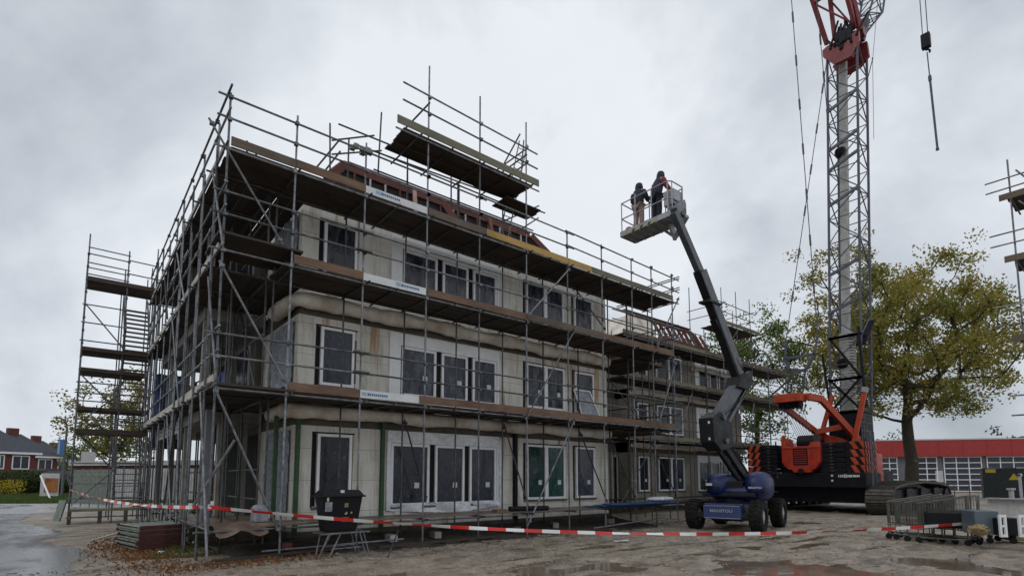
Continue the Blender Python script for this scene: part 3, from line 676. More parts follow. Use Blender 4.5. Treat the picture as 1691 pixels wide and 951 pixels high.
# toe boards, front
for z, li in ((3.64, 1), (6.59, 2), (8.86, 3)):
    h = .2
    if li < 3: toe(FS, 1.45, 3.12, 0, z, h, 'toe_brown', label='orange-brown toe board near the corner')
    else: toe(FS, .05, 1.42, 0, z, h, 'toe_dull'); toe(FS, 1.43, 3.12, 0, z, h, 'toe_brown')
    toe(FS, 3.13, 4.90, 0, z, h-.01, 'toe_white', label='white toe board with a small blue print', sign={1: .02, 2: .5, 3: .15}[li])
    if li == 1:
        toe(FS, 4.75, 6.68, -.02, z+.02, h, 'toe_brown'); toe(FS, 6.70, 10.28, 0, z, h, 'toe_brown'); toe(FS, 10.3, 13.7, 0, z, h, 'toe_brown'); toe(FS, 13.72, 16.3, 0, z, h, 'toe_brown')
    elif li == 2:
        toe(FS, 4.95, 8.48, 0, z, h, 'toe_brown'); toe(FS, 8.5, 12.03, 0, z, h, 'toe_dull'); toe(FS, 12.05, 16.3, 0, z, h, 'toe_brown')
    else:
        toe(FS, 4.95, 6.90, 0, z, h, 'toe_dull'); toe(FS, 6.92, 10.35, 0, z, h, 'toe_yellow', label='new yellow toe board'); toe(FS, 10.37, 11.5, 0, z, h, 'toe_yellow'); toe(FS, 11.52, 13.9, 0, z, h, 'toe_green'); toe(FS, 13.92, 16.35, 0, z, h, 'toe_green')
# braces as seen
def br(a, b, y, m='tube', mat_y2=None):
    p = hit(*a, Y=y); q = hit(*b, Y=y if mat_y2 is None else mat_y2); tubeo(FS, 'brace', p, q, m, clamps=[p.lerp(q, .04), p.lerp(q, .96)])
for a, b in [((345, 195), (467, 404)), ((362, 430), (471, 632)), ((352, 635), (463, 882)), ((941, 443), (871, 522)), ((952, 540), (868, 692)), ((949, 693), (871, 868)), ((1116, 597), (1088, 700)), ((1121, 491), (1084, 574))]: br(a, b, -.1)
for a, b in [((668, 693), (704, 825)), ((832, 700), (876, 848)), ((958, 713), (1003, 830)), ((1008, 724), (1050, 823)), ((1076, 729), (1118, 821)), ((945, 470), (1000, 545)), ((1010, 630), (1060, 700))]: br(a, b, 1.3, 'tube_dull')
# lattice frame standing in the second bay
for z in (4.25, 4.75, 7.3, 7.8):
    tubeo(FS, 'coupler', (2.9, -.12, z), (3.3, -.12, z), 'tube', .035)
tubeo(FS, 'ladder_beam', (2.95, -.1, 3.95), (2.95, -.1, 5.0), 'tube_dull'); tubeo(FS, 'ladder_beam', (2.95, -.1, 7.2), (2.95, -.1, 8.0), 'tube_dull')
# upper loading platform
q = MB(); planks(q, 4.2, 8.75, -.05, 1.15, 11.0); q.build('deck', 'deck', FS)
q = MB(); planks(q, 8.2, 9.7, .6, 1.4, 10.75); q.build('deck', 'deck', FS)
toe(FS, 3.95, 9.0, -.03, 11.08, .22, 'toe_green', label='long grey-green board on the upper platform')
for z in (11.75, 12.25): tubeo(FS, 'guard_rail', (4.1, -.05, z+.05), (8.95, -.05, z-.08), clamps=[(x, -.04, z) for x in (4.93, 6.7, 8.5)])
for z in (10.9, 10.35): tubeo(FS, 'ledger', (3.9, 1.25, z), (9.9, 1.25, z), 'tube_dull'); 
tubeo(FS, 'ledger', (3.9, -.06, 10.92), (9.0, -.06, 10.92))
for x in (4.6, 5.6, 6.7, 7.7, 8.6): tubeo(FS, 'transom', (x, -.25, 10.95), (x, 1.6, 10.95), 'tube_dull')
for x, a, b in ((4.93, 12.1, 11.5), (8.5, 12.0, 11.6)): tubeo(FS, 'brace', (x-.4, .9, b), (x, -.05, a), 'tube_dull')
tubeo(FS, 'guard_rail', (8.0, .5, 11.75), (8.0, -.3, 12.35)); tubeo(FS, 'guard_rail', (8.5, -.1, 12.2), (8.5, 1.5, 12.2)); tubeo(FS, 'guard_rail', (8.5, -.1, 11.7), (8.5, 1.5, 11.7))
def pole2(a, b, y): tubeo(FS, 'standard', hit(*a, Y=y), hit(*b, Y=y), 'tube_dull')
for a, b in [((545, 204), (545, 285)), ((630, 186), (624, 290)), ((865, 232), (858, 320)), ((408, 233), (408, 262)), ((422, 250), (424, 262)), ((673, 262), (673, 335)), ((758, 300), (758, 360)), ((745, 290), (745, 340))]: pole2(a, b, 1.35)
for a, b in [((559, 205), (700, 262)), ((548, 232), (618, 224)), ((548, 255), (630, 249)), ((520, 280), (560, 232)), ((536, 283), (562, 250)), ((590, 240), (900, 352)), ((700, 340), (840, 400)), ((832, 365), (890, 340)), ((850, 385), (889, 360))]:
    tubeo(FS, 'guard_rail', hit(*a, Y=1.5), hit(*b, Y=1.5), 'tube_dull')
# coupler bundle seen at the third pole top, end returns
q = MB()
for k in range(7): q.clamp((2.95+random.uniform(-.15, .35), .15+random.uniform(-.1, .1), 9.98+random.uniform(0, .12)), .06)
q.build('coupler', 'palgreen', FS)
for z in (9.26, 9.72, 9.35, 9.8): tubeo(FS, 'guard_rail', (16.35, -.35, z-.02), (16.0, 2.6, z-.15), 'tube')
for z in (4.2, 4.7, 7.3, 7.8): tubeo(FS, 'guard_rail', (16.35, -.25, z), (16.3, 3.9, z), 'tube_dull')
for z in (3.6, 6.55):
    q = MB(); planks(q, 15.0, 17.8, 1.5, 4.0, z, 'Y'); q.build('deck', 'deck', FS)
toe(FS, 1.6, 3.8, 17.8, 6.6, .2, 'toe_brown', 'Y'); toe(FS, 1.6, 3.8, 14.9, 6.6, .35, 'toe_dull', 'Y')
for x, y in ((14.95, 2.4), (14.95, 3.9), (16.4, 2.4), (17.7, 2.6), (17.7, 1.3)): tubeo(FS, 'standard', (x, y, 0), (x, y, 9.4 if x < 17 else 7.8), 'tube_dull')
# small leaning ladder at the roof
ld = MB(); p0 = hit(832, 392, Y=1.3); p1 = hit(864, 236, Y=.9)
for dx in (-.17, .17): ld.tube(p0+Vector((dx, 0, 0)), p1+Vector((dx, 0, 0)), .022)
for k in range(1, 14):
    c = p0.lerp(p1, k/14); ld.tube(c+Vector((-.17, 0, 0)), c+Vector((.17, 0, 0)), .015, 6)
tag(ld.build('ladder', 'palgreen'), 'narrow metal ladder leaning from the roof deck up to the raised plank platform', 'ladder')
# ---- side scaffold
SS = thing('tube_scaffold', (.6, 8, 0), 'side scaffold receding along the open balcony facade with pale toe boards', 'scaffold')
SY = [1.15, 2.93, 4.4, 5.9, 7.4, 8.9, 10.4, 12.0, 13.5]
for i, y in enumerate(SY):
    tubeo(SS, 'standard', (0, y, gz(0, y)-.05), (random.uniform(-.03, .03), y, 9.95+.12*math.sin(i*2.1)), clamps=[(-.03, y, z) for z in (3.55, 6.5, 8.75)])
    tubeo(SS, 'standard', (1.2, y+.05, 0), (1.2, y+.05, 9.0 if y > 4.4 else 8.7), 'tube_dull')
for y in (.75, 2.2, 3.6, 5.2): tubeo(SS, 'standard', (-.06, y, 0), (-.06, y+.1, 9.2 if y != 3.6 else 8.2), 'tube')
for x, y in ((.62, 1.9), (.9, 3.7), (1.25, 6.6), (.6, 7.9), (1.25, 9.6), (.6, 10.9), (1.25, 11.2), (.5, 12.8)): tubeo(SS, 'standard', (x, y, 0), (x+random.uniform(-.04, .04), y, random.choice((8.7, 6.4, 9.6))), 'tube_dull')
for a, b in (((1.3, 2.0, 3.7), (1.3, 4.2, 6.4)), ((1.3, 6.0, 3.7), (1.3, 4.4, 6.4)), ((.1, 8.9, .4), (.1, 10.4, 3.4)), ((1.3, 7.4, 6.7), (1.3, 9.0, 8.7)), ((-.1, 12, 3.8), (-.1, 13.5, 6.3)), ((-.1, 7.4, 6.7), (-.1, 8.9, 8.6)), ((-.1, 5.9, .4), (-.1, 4.4, 3.4))): tubeo(SS, 'brace', a, b, 'tube_dull')
for z in (1.2, 1.9, 5.2, 5.7, 8.2): tubeo(SS, 'guard_rail', (1.25, 1.5, z), (1.25, 13.5, z), 'tube_dull')
for z in (.62, 3.54, 6.49, 8.74):
    tubeo(SS, 'ledger', (-.05, -.3, z+.06), (-.05, 13.9, z+.06), clamps=[(-.04, y, z+.06) for y in SY]); tubeo(SS, 'ledger', (1.25, 1.4, z), (1.25, 13.9, z), 'tube_dull')
for z in (4.21, 4.71, 7.28, 7.78, 9.42, 9.93): tubeo(SS, 'guard_rail', (-.05, -.35, z+.08), (-.05, 13.8, z+.02), clamps=[(-.04, y, z+.05) for y in SY])
for z in (3.5, 6.45, 8.7):
    for y in SY: tubeo(SS, 'transom', (-.2, y+.07, z+.06), (1.5, y+.07, z+.06), 'tube_dull')
for z in (.62,):
    for y in SY[::2]: tubeo(SS, 'transom', (-.2, y+.07, z), (1.5, y+.07, z), 'tube_dull')
for zd in (3.60, 6.55, 8.80):
    q = MB(); planks(q, .0, 1.45, 1.5, 13.6, zd, 'Y'); q.build('deck', 'deckY', SS)
    q = MB(); planks(q, 1.46, 2.1, 1.5, 4.7, zd+.01, 'Y'); q.build('deck', 'deckY', SS)
    k = 0; y = .35 if zd > 4 else .1
    while y < 13.3:
        e = min(y+2.6, 13.6); toe(SS, y, e-.01, 0, zd+.04, .2, 'toe_pale', 'Y'); y = e
for a, b in [((351, 280), (368, 405)), ((344, 458), (356.5, 627)), ((331, 648), (342, 928)), ((292.5, 418), (305, 498)), ((284, 520), (295, 668)), ((276, 686), (282, 869)), ((296, 690), (290, 880))]:
    p = hit(*a, X=-.1); q = hit(*b, X=-.1); q.z = max(q.z, 0); tubeo(SS, 'brace', p, q, 'tube')
tubeo(SS, 'brace', hit(388, 726, Y=.9), hit(311, 848, X=-.1), 'tube', .032)
for a, b in [((322, 375), (362, 352)), ((320, 500), (352, 475)), ((300, 430), (330, 405))]: tubeo(SS, 'guard_rail', hit(*a, X=1.0), hit(*b, X=1.0), 'tube_dull')
q = MB(); planks(q, .0, 2.0, 1.4, 4.7, .60, 'Y'); q.build('deck', 'ply', SS)
# rumpled sheet over the corner of the ground deck
o = MB(); n, k = 16, 10; vs_ = []; fs_ = []
for j in range(k+1):
    for i in range(n+1):
        u = i/n; v = j/k; x = .12+u*1.0; y = 1.3-v*1.5
        z = .70+.03*math.sin(u*9+v*4)+(0 if v < .8 else -(v-.8)*.7*(1+.3*math.sin(u*9)))+random.uniform(-.012, .012); vs_.append((x, y, z))
for j in range(k):
    for i in range(n): fs_.append((j*(n+1)+i, j*(n+1)+i+1, (j+1)*(n+1)+i+1, (j+1)*(n+1)+i))
o.add(vs_, fs_); tag(o.build('ground_sheet', 'ply', smooth=True), 'wet brown sheet draped over the low deck boards at the scaffold corner', 'sheet')
# blue tarpaulins on the side scaffold
for (ya, yb, z0, z1, x) in ((5.6, 7.3, 3.9, 4.9, 1.3), (8.0, 10.2, 3.8, 5.0, 1.3), (10.6, 12.2, 3.8, 5.3, 1.3)):
    tag(wavy_sheet('tarpaulin', x, x, ya, yb, z0, z1, 'blue_sheet', None, .05, loc=None), 'blue tarpaulin hung inside the side scaffold, %s of three' % {5.6: 'nearest the corner', 8.0: 'middle', 10.6: 'farthest'}[ya], 'tarpaulin', 'blue tarpaulins on the side scaffold')
tag(wavy_sheet('tarpaulin', .3, 1.5, 14.0, 14.0, 2.9, 6.0, 'blue_sheet', None, .05, loc=None), 'tall blue tarpaulin hanging beside the stair tower', 'tarpaulin')
# ---- stair tower
TW = thing('stair_tower_scaffold', (-1, 14.5, 0), 'free standing scaffold stair tower with planked landings at the far left corner', 'scaffold')
TX = [-2.12, -.85, .1]
YT = [13.5, 15.3, 17.1]
for x in TX:
    for y in YT:
        zt = {-2.12: 11.1, -.85: 10.75, .1: 11.1}[x] - (0 if y == 13.5 else .25)
        if x == .1 and y == 13.5: zt = 11.1
        cl = [(x, y, z) for z in np.arange(.8, 10.8, .5)] if y == 13.5 else []
        tubeo(TW, 'standard', (x, y, 0), (x, y, zt), clamps=cl)
for z in (.45, 3.42, 4.3, 6.15, 6.95 if False else 7.0, 9.3):
    pass
for z, h, x0, x1 in ((9.28, .14, -2.1, .15), (6.55, .12, -2.1, .15), (5.75, .12, -2.1, -.1), (4.28, .10, -2.1, .1), (3.38, .16, -2.1, .1), (.48, .06, -2.15, .4)):
    q = MB(); planks(q, x0, x1, 13.45, 14.9, z, 'X', th=.05); q.box(x0, x1, 13.43, 13.46, z-.02, z+h); q.build('landing', 'toe_green' if z < 1 else 'deck', TW)
for z in (10.55, 10.3, 9.95, 9.75, 9.5): tubeo(TW, 'guard_rail', (-2.15, 13.44, z), (-.8, 13.44, z-.02))
for z in (10.35, 9.8): tubeo(TW, 'guard_rail', (-.85, 13.44, z), (.2, 13.44, z-.02))
for z in (8.3, 7.6, 6.9, 5.3, 4.9, 4.6, 3.9, 3.75, 2.25, 1.5, .95, .25): tubeo(TW, 'guard_rail', (-2.2, 13.44, z), (.2 if z < 4 else -.8, 13.44, z), clamps=[(-2.12, 13.44, z)])
for z in np.arange(.8, 10.6, 1.0): tubeo(TW, 'transom', (-2.12, 13.5, z), (-2.12, 17.2, z), 'tube_dull')
for a, b in [((-2.1, 8.3), (-.8, 6.7)), ((-2.1, 5.6), (-.8, 4.2)), ((-2.0, 3.3), (-.9, 2.0)), ((-2.0, .8), (-.7, 2.2)), ((-.9, 4.9), (-1.9, 3.9))]:
    tubeo(TW, 'brace', (a[0], 13.4, a[1]), (b[0], 13.4, b[1]))
for z in np.arange(.9, 9.1, .235):
    q = MB(); fl = int((z-.9)/2.9) % 2; t = ((z-.9) % 2.9)/2.9; y = 13.8+(t if fl == 0 else 1-t)*2.6
    q.box(-.75, .05, y-.12, y+.12, z, z+.035); q.build('stair_tread', 'tube', TW)
for k in range(3):
    z0 = .9+k*2.9; ya, yb = (13.8, 16.4) if k % 2 == 0 else (16.4, 13.8)
    for x in (-.78, .08): q = MB(); q.beam((x, ya, z0), (x, yb, z0+2.9), .05, .16); q.build('stringer', 'tube_dull', TW)
    tubeo(TW, 'handrail', (-.78, ya, z0+.95), (-.78, yb, z0+3.85))
for x in (.35, .55):
    for y in (15, 16.5): tubeo(TW, 'standard', (x, y, 0), (x, y, 9.6), 'tube_dull')
q = MB(); q.beam((-2.45, 13.3, .15), (-2.3, 13.4, .9), .35, .05); q.build('foot_board', 'palgreen', TW)
q = MB(); q.beam((-2.5, 13.4, 2.3), (-2.15, 13.4, 1.5), .06, .06); q.build('brace', 'tube', TW)
for x in (-2.1, -1.2, -.4): q = MB(); q.box(x-.06, x+.06, 13.4, 13.6, 0, .45); q.build('foot', 'conc_dark', TW)
# ---- wing scaffold
VS = thing('tube_scaffold', (27, 4.5, 0), 'smaller scaffold along the set-back wing, partly in front of trees', 'scaffold')
VX = [(18.6, 9.7), (20.3, 9.7), (22.0, 9.8), (23.8, 12.2), (25.3, 9.9), (27.2, 13.0), (28.9, 13.1), (30.6, 13.0), (32.7, 9.7), (35.2, 9.6)]
for x, zt in VX:
    tubeo(VS, 'standard', (x, 3.9, 0), (x, 3.9, zt), 'tube_dull' if x < 27 else 'tube'); tubeo(VS, 'standard', (x, 5.1, 0), (x, 5.1, min(zt-.6, 10.8)), 'tube_dull')
for z in (.62, 3.54, 6.49, 8.55): tubeo(VS, 'ledger', (18, 3.85, z), (35.6, 3.85, z)); tubeo(VS, 'ledger', (18, 5.15, z), (35.6, 5.15, z), 'tube_dull')
for z in (4.2, 4.7, 7.25, 7.75, 9.2, 9.65): tubeo(VS, 'guard_rail', (17.2, 3.85, z), (35.6, 3.85, z), 'tube_dull')
for z in (3.5, 6.45, 8.5):
    for x, _ in VX: tubeo(VS, 'transom', (x+.06, 3.6, z+.05), (x+.06, 5.4, z+.05), 'tube_dull')
for zd in (3.58, 6.55, 8.62):
    q = MB(); planks(q, 18, 35.5, 3.9, 5.3, zd); q.build('deck', 'deck', VS)
    for k, (a, b) in enumerate(((18, 21.9), (21.95, 25.2), (25.25, 30.5), (30.55, 35.5))): toe(VS, a, b, 3.9, zd+.04, .2, ['toe_dull', 'toe_green', 'toe_dull', 'toe_dull'][k])
q = MB(); planks(q, 18, 32, 3.95, 5.2, .64); q.build('deck', 'deck', VS)
q = MB(); planks(q, 27.0, 31.4, 3.85, 5.2, 10.75); q.build('deck', 'deck', VS)
toe(VS, 26.7, 31.7, 3.86, 10.8, .22, 'toe_green')
for z in (11.55, 12.1): tubeo(VS, 'guard_rail', (25.4, 3.85, z), (31.3, 3.85, z-.05), 'tube_dull')
for x in (27.2, 30.6):
    for z in (11.5, 12.05): tubeo(VS, 'guard_rail', (x, 3.6, z), (x, 6.2, z), 'tube_dull')
for y in (5.2, 6.0): tubeo(VS, 'standard', (30.9, y, 9), (30.9, y, 12.6), 'tube_dull')
for a, b in [((17.4, .4), (20.1, 3.4)), ((22, 3.5), (23.6, 6.2)), ((25.3, .3), (27.1, 3.4)), ((29, 3.6), (30.5, 6.3)), ((31, .4), (32.7, 3.4)), ((27, 9), (28.9, 10.7))]: tubeo(VS, 'brace', (a[0], 3.8, a[1]), (b[0], 3.8, b[1]))
# ---- scaffold of another block at the right edge
RS = thing('tube_scaffold', (20.6, -11, 0), 'tall scaffold cut by the right edge of the photo with plank ends poking out', 'scaffold')
for x, y, z0, z1 in ((20, -9.82, 0, 11.65), (20.05, -10.3, 0, 11.2), (21.2, -10.0, 0, 11.0), (20, -11.8, 0, 11.7), (21.2, -11.8, 0, 11.2), (20, -13.8, 0, 11.7), (21.2, -13.8, 0, 11)):
    tubeo(RS, 'standard', (x, y, z0), (x, y, z1))
for z in (11.05, 10.72, 9.3, 9.0 if False else 8.95, 7.0, 6.4, 4.2, 3.6, 2.0): 
    tubeo(RS, 'guard_rail', (19.95, -9.25 if z > 6 else -9.4, z), (19.95, -14.2, z))
for zd in (10.35, 8.35, 5.85, 3.75, 3.05):
    q = MB(); planks(q, 20.0, 21.2, -14.2, -9.75, zd, 'Y'); q.build('deck', 'deckY', RS); toe(RS, -14.2, -9.55 if zd > 5 else -9.75, 20.0, zd+.02, .2, 'toe_dull', 'Y')
    tubeo(RS, 'transom', (19.8, -9.85, zd-.05), (21.4, -9.85, zd-.05), 'tube_dull')
for a, b in ((11.2, 9.2), (10.2, 8.5), (8.2, 6.4)): tubeo(RS, 'brace', (19.92, -10.0, a), (19.92, -11.2, b), 'tube')
# ------------------------------------------------ boom lift
M['plate_blue'] = simple('faded_blue_plate', (.035, .055, .17), .4, 0, .2, 3)
CH = rigid(15.75, -2.75, 0, 12)
LF = thing('boom_lift', (15.75, -2.75, 0), 'blue and grey articulated boom lift with raised basket and rough tyres', 'boom lift')
def wheel(name, parent, c, ax, r=.50, wd=.38, rr=.26):
    m = MB(); c = Vector(c); ax = Vector(ax).normalized(); a = UZ; b = ax.cross(a)
    prof = [(rr, -.5), (r*.88, -.5), (r*.965, -.40), (r*.975, .40), (r*.88, .5), (rr, .5)]
    n = 28; vs = []; fs = []
    for i in range(n):
        t = 2*math.pi*i/n
        for q, h in prof: vs.append(c + ax*(h*wd) + (a*math.cos(t)+b*math.sin(t))*q)
    k = len(prof)
    for i in range(n):
        for j in range(k): fs.append((i*k+j, i*k+(j+1) % k, ((i+1) % n)*k+(j+1) % k, ((i+1) % n)*k+j))
    m.add(vs, fs)
    for i in range(20):
        for sd in (-1, 1):
            t = 2*math.pi*(i+.25*sd)/20; t2 = t+sd*.14
            p = c + (a*math.cos(t)+b*math.sin(t))*(r*.985) + ax*(sd*wd*.03); q = c + (a*math.cos(t2)+b*math.sin(t2))*(r*.94) + ax*(sd*wd*.47)
            m.beam(p, q, .055, .05, 0, up=(p-c).normalized())
    w_ = m.build(name, 'rubber', parent)
    q = MB(); q.tube(c-ax*wd*.33, c+ax*wd*.36, rr, 20); q.tube(c+ax*wd*.36, c+ax*wd*.44, rr*.5, 12); q.tube(c-ax*wd*.44, c-ax*wd*.33, rr*.5, 12)
    for i in range(8): t = math.pi*i/4; p = c+(a*math.cos(t)+b*math.sin(t))*rr*.62+ax*wd*.36; q.tube(p, p+ax*.02, .015, 6)
    q.build('rim', 'rim', w_); return w_
ax_ = CH.to_3x3() @ Vector((0, -1, 0))
for sx in (-1.3, 1.3):
    for sy in (-1, 1):
        c = CH @ Vector((sx, sy*1.0, .50)); wheel('wheel', LF, c, ax_*(-sy))
m = MB(CH); m.box(-1.55, 1.5, -.62, .62, .42, .88); m.box(-1.7, -1.55, -.42, .42, .38, .86); m.build('chassis', 'lift_blue', LF, bevel=.03)
m = MB(CH); m.box(-1.40, -1.2, -.8, .8, .38, .54); m.box(1.2, 1.4, -.8, .8, .38, .54); m.box(-1.2, 1.2, -.5, .5, .3, .42); m.tube((-.3, 0, .88), (-.3, 0, 1.12), .55, 20); m.build('axle', 'lift_dark', LF)
m = MB(CH); m.box(-1.715, -1.702, -.60, .58, .40, .84, 0); 
pl = m.build('name_plate', 'plate_blue', LF)
m = MB(CH); m.text('MANITOU', .135, (-1.73, .36, .61), (0, -1, 0), (0, 0, 1), 0, width=.70)
m.box(-1.722, -1.716, -.57, .55, .42, .435, 0); m.box(-1.722, -1.716, -.57, .55, .805, .82, 0); m.build('lettering', 'rim', pl)
# turret covers
T2 = CH
m = MB(CH); m.box(-1.0, .9, -.85, .85, 1.08, 1.22); m.box(-.9, .7, -.45, .3, 1.2, 1.6); m.build('turntable', 'lift_dark', LF, bevel=.03)
m = MB(CH); m.ell((-.25, .40, 1.42), (.90, .44, .46), 24, 14, 0, .8); a_ = m.build('engine_cover', 'lift_blue', LF, smooth=True)
m = MB(CH); m.ell((-.1, -.18, 1.22), (.88, .98, .34), 28, 12, 0, .85); m.build('hull', 'lift_blue', LF, smooth=True)
m = MB(CH); m.box(-1.2, -1.17, .45, .65, 1.45, 1.53); m.build('sticker', 'sticker', a_)
m = MB(CH); m.ell((-.15, -.78, 1.42), (.85, .40, .50), 24, 14, 0, .8); b_ = m.build('engine_cover', 'lift_blue', LF, smooth=True)
m = MB(CH); m.text('MANITOU', .09, (-1.02, -.66, 1.36), (0.12, -.99, 0), (0, 0, 1), 0, width=.4); m.build('lettering', 'sticker', b_)
m = MB(CH)
for k in range(6): m.box(-1.135, -1.10, .25+k*.09, .29+k*.09, 1.30, 1.42)
m.build('vent', 'black', a_)
m = MB(CH); m.tube((-.2, 1.0, 1.1), (-.2, 1.0, 1.2), .05, 8); m.box(-1.0, .8, -1.15, .75, 1.23, 1.245); m.build('hull_seam', 'black', LF)
m = MB(CH); m.box(-1.72, -1.6, -.85, -.60, .45, .60); m.box(-1.72, -1.6, .60, .85, .45, .60); m.box(-1.62, -1.5, -.9, .9, .40, .48); m.build('bumper', 'lift_dark', LF)
m = MB(CH); m.ell((.75, -.15, 1.35), (.5, .85, .36), 20, 10, 0, .6); m.build('counterweight', 'lift_dark', LF, smooth=True)
m = MB(CH); m.box(.45, .75, -1.3, -1.0, 1.85, 1.9); m.tube((.6, -1.15, 1.7), (.6, -1.15, 1.87), .05, 8); m.build('exhaust', 'lift_dark', LF)
BY = -2.85
def bx_(px, py, dy=0): return hit(px, py, Y=BY+dy)
def boombeam(name, a, b, w, h, mat, w2=None, parent=LF):
    q = MB(); q.beam(a, b, w, h, 0, up=Vector((0, 1, 0))); return q.build(name, mat, parent, bevel=.015)
K0 = Vector((16.1, BY, 1.55)); K1 = bx_(1184, 728); K2 = bx_(1180, 690); K3 = bx_(1222, 628); 
boombeam('lower_arm', K0+Vector((0, .16, 0)), K1+Vector((0, .16, 0)), .16, .11, 'lift_dark'); boombeam('lower_arm', K0+Vector((0, -.16, 0)), K1+Vector((0, -.16, 0)), .22, .11, 'lift_dark')
boombeam('lower_arm', K0+Vector((.45, .05, .1)), K1+Vector((.45, .05, .2)), .12, .2, 'lift_dark')
q = MB(); v = [(1165, 690), (1178, 680), (1197, 700), (1200, 738), (1180, 745), (1168, 730)]; P = [hit(a, b, Y=BY) for a, b in v]
def plate(pts, y0, y1): q = MB(); n = len(pts); q.add([(p.x, y0, p.z) for p in pts]+[(p.x, y1, p.z) for p in pts], [tuple(range(n)), tuple(range(2*n-1, n-1, -1))]+[(i, n+i, n+(i+1) % n, (i+1) % n) for i in range(n)]); return q
q = plate(P, BY-.26, BY+.26); kn = q.build('knuckle', 'lift_dark', LF, bevel=.02)
q = MB()
for a, b in ((1172, 697), (1173, 724)): p = hit(a, b, Y=BY-.3); q.box(p.x-.05, p.x+.05, BY-.275, BY-.262, p.z-.04, p.z+.04)
q.build('sticker', 'sticker', kn)
for p_, r_ in ((K2, .09), (K1, .09)): q = MB(); q.tube(p_+Vector((.1, -.33, 0)), p_+Vector((.1, .33, 0)), r_, 14); q.build('pivot_pin', 'lift_grey', LF)
boombeam('upper_arm', K2+Vector((.15, 0, 0)), K3, .40, .30, 'lift_grey'); boombeam('upper_arm', K2+Vector((.65, 0, -.2)), K3+Vector((.35, 0, -.25)), .14, .2, 'lift_grey')
q = MB(); q.tube(K2+Vector((.5, 0, .05)), K3+Vector((.1, 0, -.5)), .06, 10); q.build('ram', 'lift_dark', LF)
P = [hit(a, b, Y=BY) for a, b in ((1212, 622), (1229, 614), (1233, 634), (1222, 645), (1208, 640))]; plate(P, BY-.27, BY+.27).build('knuckle', 'lift_dark', LF, bevel=.02)
E0 = hit(1221, 622, Y=BY); E1 = hit(1156, 449, Y=BY); E2 = hit(1113, 350, Y=BY); dE = (E2-E0).normalized()
boombeam('main_boom', E0, E1, .40, .30, 'lift_grey'); boombeam('telescopic_boom', E1-dE*.3, E2, .27, .2, 'lift_grey')
q = MB(); q.beam(E0+Vector((-.28, 0, -.02)), E1+Vector((-.18, 0, -.02)), .1, .26, up=Vector((0, 1, 0))); q.beam(E0+Vector((-.30, 0, .4)), E0.lerp(E1, .55)+Vector((-.30, 0, 0)), .2, .22, up=Vector((0, 1, 0))); q.build('hose_track', 'lift_dark', LF)
q = MB(); c = E0.lerp(E2, .47); q.box(c.x-.4, c.x+.4, BY-.2, BY+.2, c.z-.04, c.z+.03); q.build('boom_clamp', 'lift_dark', LF)
q = MB()
for k, off in enumerate((.17, -.17, .13)):
    pts = [K0+Vector((.2, off, .1)), K1+Vector((.25, off*1.3, .1)), K2+Vector((.30, off*1.4, .15)), K2.lerp(K3, .55)+Vector((.42, off*1.2, -.12)), K3+Vector((.15, off*1.5, -.25)), E0+Vector((.12, off, .15)), E0.lerp(E1, .3)+Vector((-.24, off*.6, 0))]
    q.path(pts, .018, 6)
q.build('hydraulic_hose', 'black', LF)
# basket
BX0, BX1, BYa, BYb, BZ = 13.0, 13.85, -.12, -2.28, 10.58
rot = rigid(0, 0, 0, 0)
q = MB(); q.box(BX0, BX1, BYb, BYa, BZ, BZ+.05); q.box(BX0-.02, BX0+.0, BYb, BYa, BZ-.05, BZ+.14); q.box(BX1, BX1+.02, BYb, BYa, BZ-.05, BZ+.14); q.box(BX0, BX1, BYa, BYa+.02, BZ-.049, BZ+.139); q.box(BX0, BX1, BYb-.02, BYb, BZ-.049, BZ+.139)
for y in np.arange(BYb+.2, BYa, .36): q.box(BX0, BX1, y, y+.05, BZ-.08, BZ-.002)
bk = q.build('basket_floor', 'basket', LF)
q = MB()
for k in range(7):
    y = BYa-.35-k*.17; q.add([(BX0-.024, y, BZ-.04), (BX0-.024, y-.09, BZ-.04), (BX0-.024, y-.17, BZ+.05), (BX0-.024, y-.08, BZ+.05)], [(0, 1, 2, 3)], k % 2)
q.build('hazard_stripes', ['yellow', 'black'], bk)
q = MB(); rz = BZ+1.22
co = [(BX0+.02, BYa-.05), (BX1-.05, BYa-.02), (BX1, BYb+.1), (BX1-.1, BYb+.02), (BX0+.12, BYb+.02), (BX0, BYb+.12)]
for z in (rz, BZ+.62):
    pts = [Vector((x, y, z)) for x, y in co]; q.path(pts+[pts[0]], .022, 8)
for x, y in co: q.tube((x, y, BZ), (x, y, rz), .02, 8)
for y in (-.8, -1.5): q.tube((BX0, y, BZ), (BX0, y, rz), .02, 8); q.tube((BX1, y, BZ), (BX1, y, rz), .02, 8)
q.build('basket_rail', 'basket', LF)
q = MB(); q.box(BX0+.25, BX1-.05, BYb+.05, BYb+.45, BZ+.5, BZ+1.05); q.box(BX0+.15, BX1-.3, BYb+.2, BYb+.25, BZ+.1, BZ+1.0); q.build('control_panel', 'basket', LF, bevel=.03)
q = MB(); q.box(BX0+.3, BX1-.25, BYb-.22, BYb-.02, BZ+.0, BZ+.5); q.beam((13.4, BYb-.2, BZ+.4), E2, .22, .25); q.build('basket_mount', 'lift_grey', LF, bevel=.02)
q = MB(); q.beam((13.5, -1.9, BZ-.06), (13.7, -2.0, BZ-.55), .12, .16); q.beam((13.7, -1.5, BZ-.06), (13.72, -1.95, BZ-.5), .06, .1); q.beam((13.72, -1.9, BZ-.55), (13.3, -2.7, BZ-.15), .12, .12); q.build('levelling_link', 'basket', LF)
hm = MB(); hm.ell((13.25, -.32, BZ+.20), (.15, .15, .15), 14, 8); hm.box(13.1, 13.4, -.48, -.16, BZ+.055, BZ+.16)
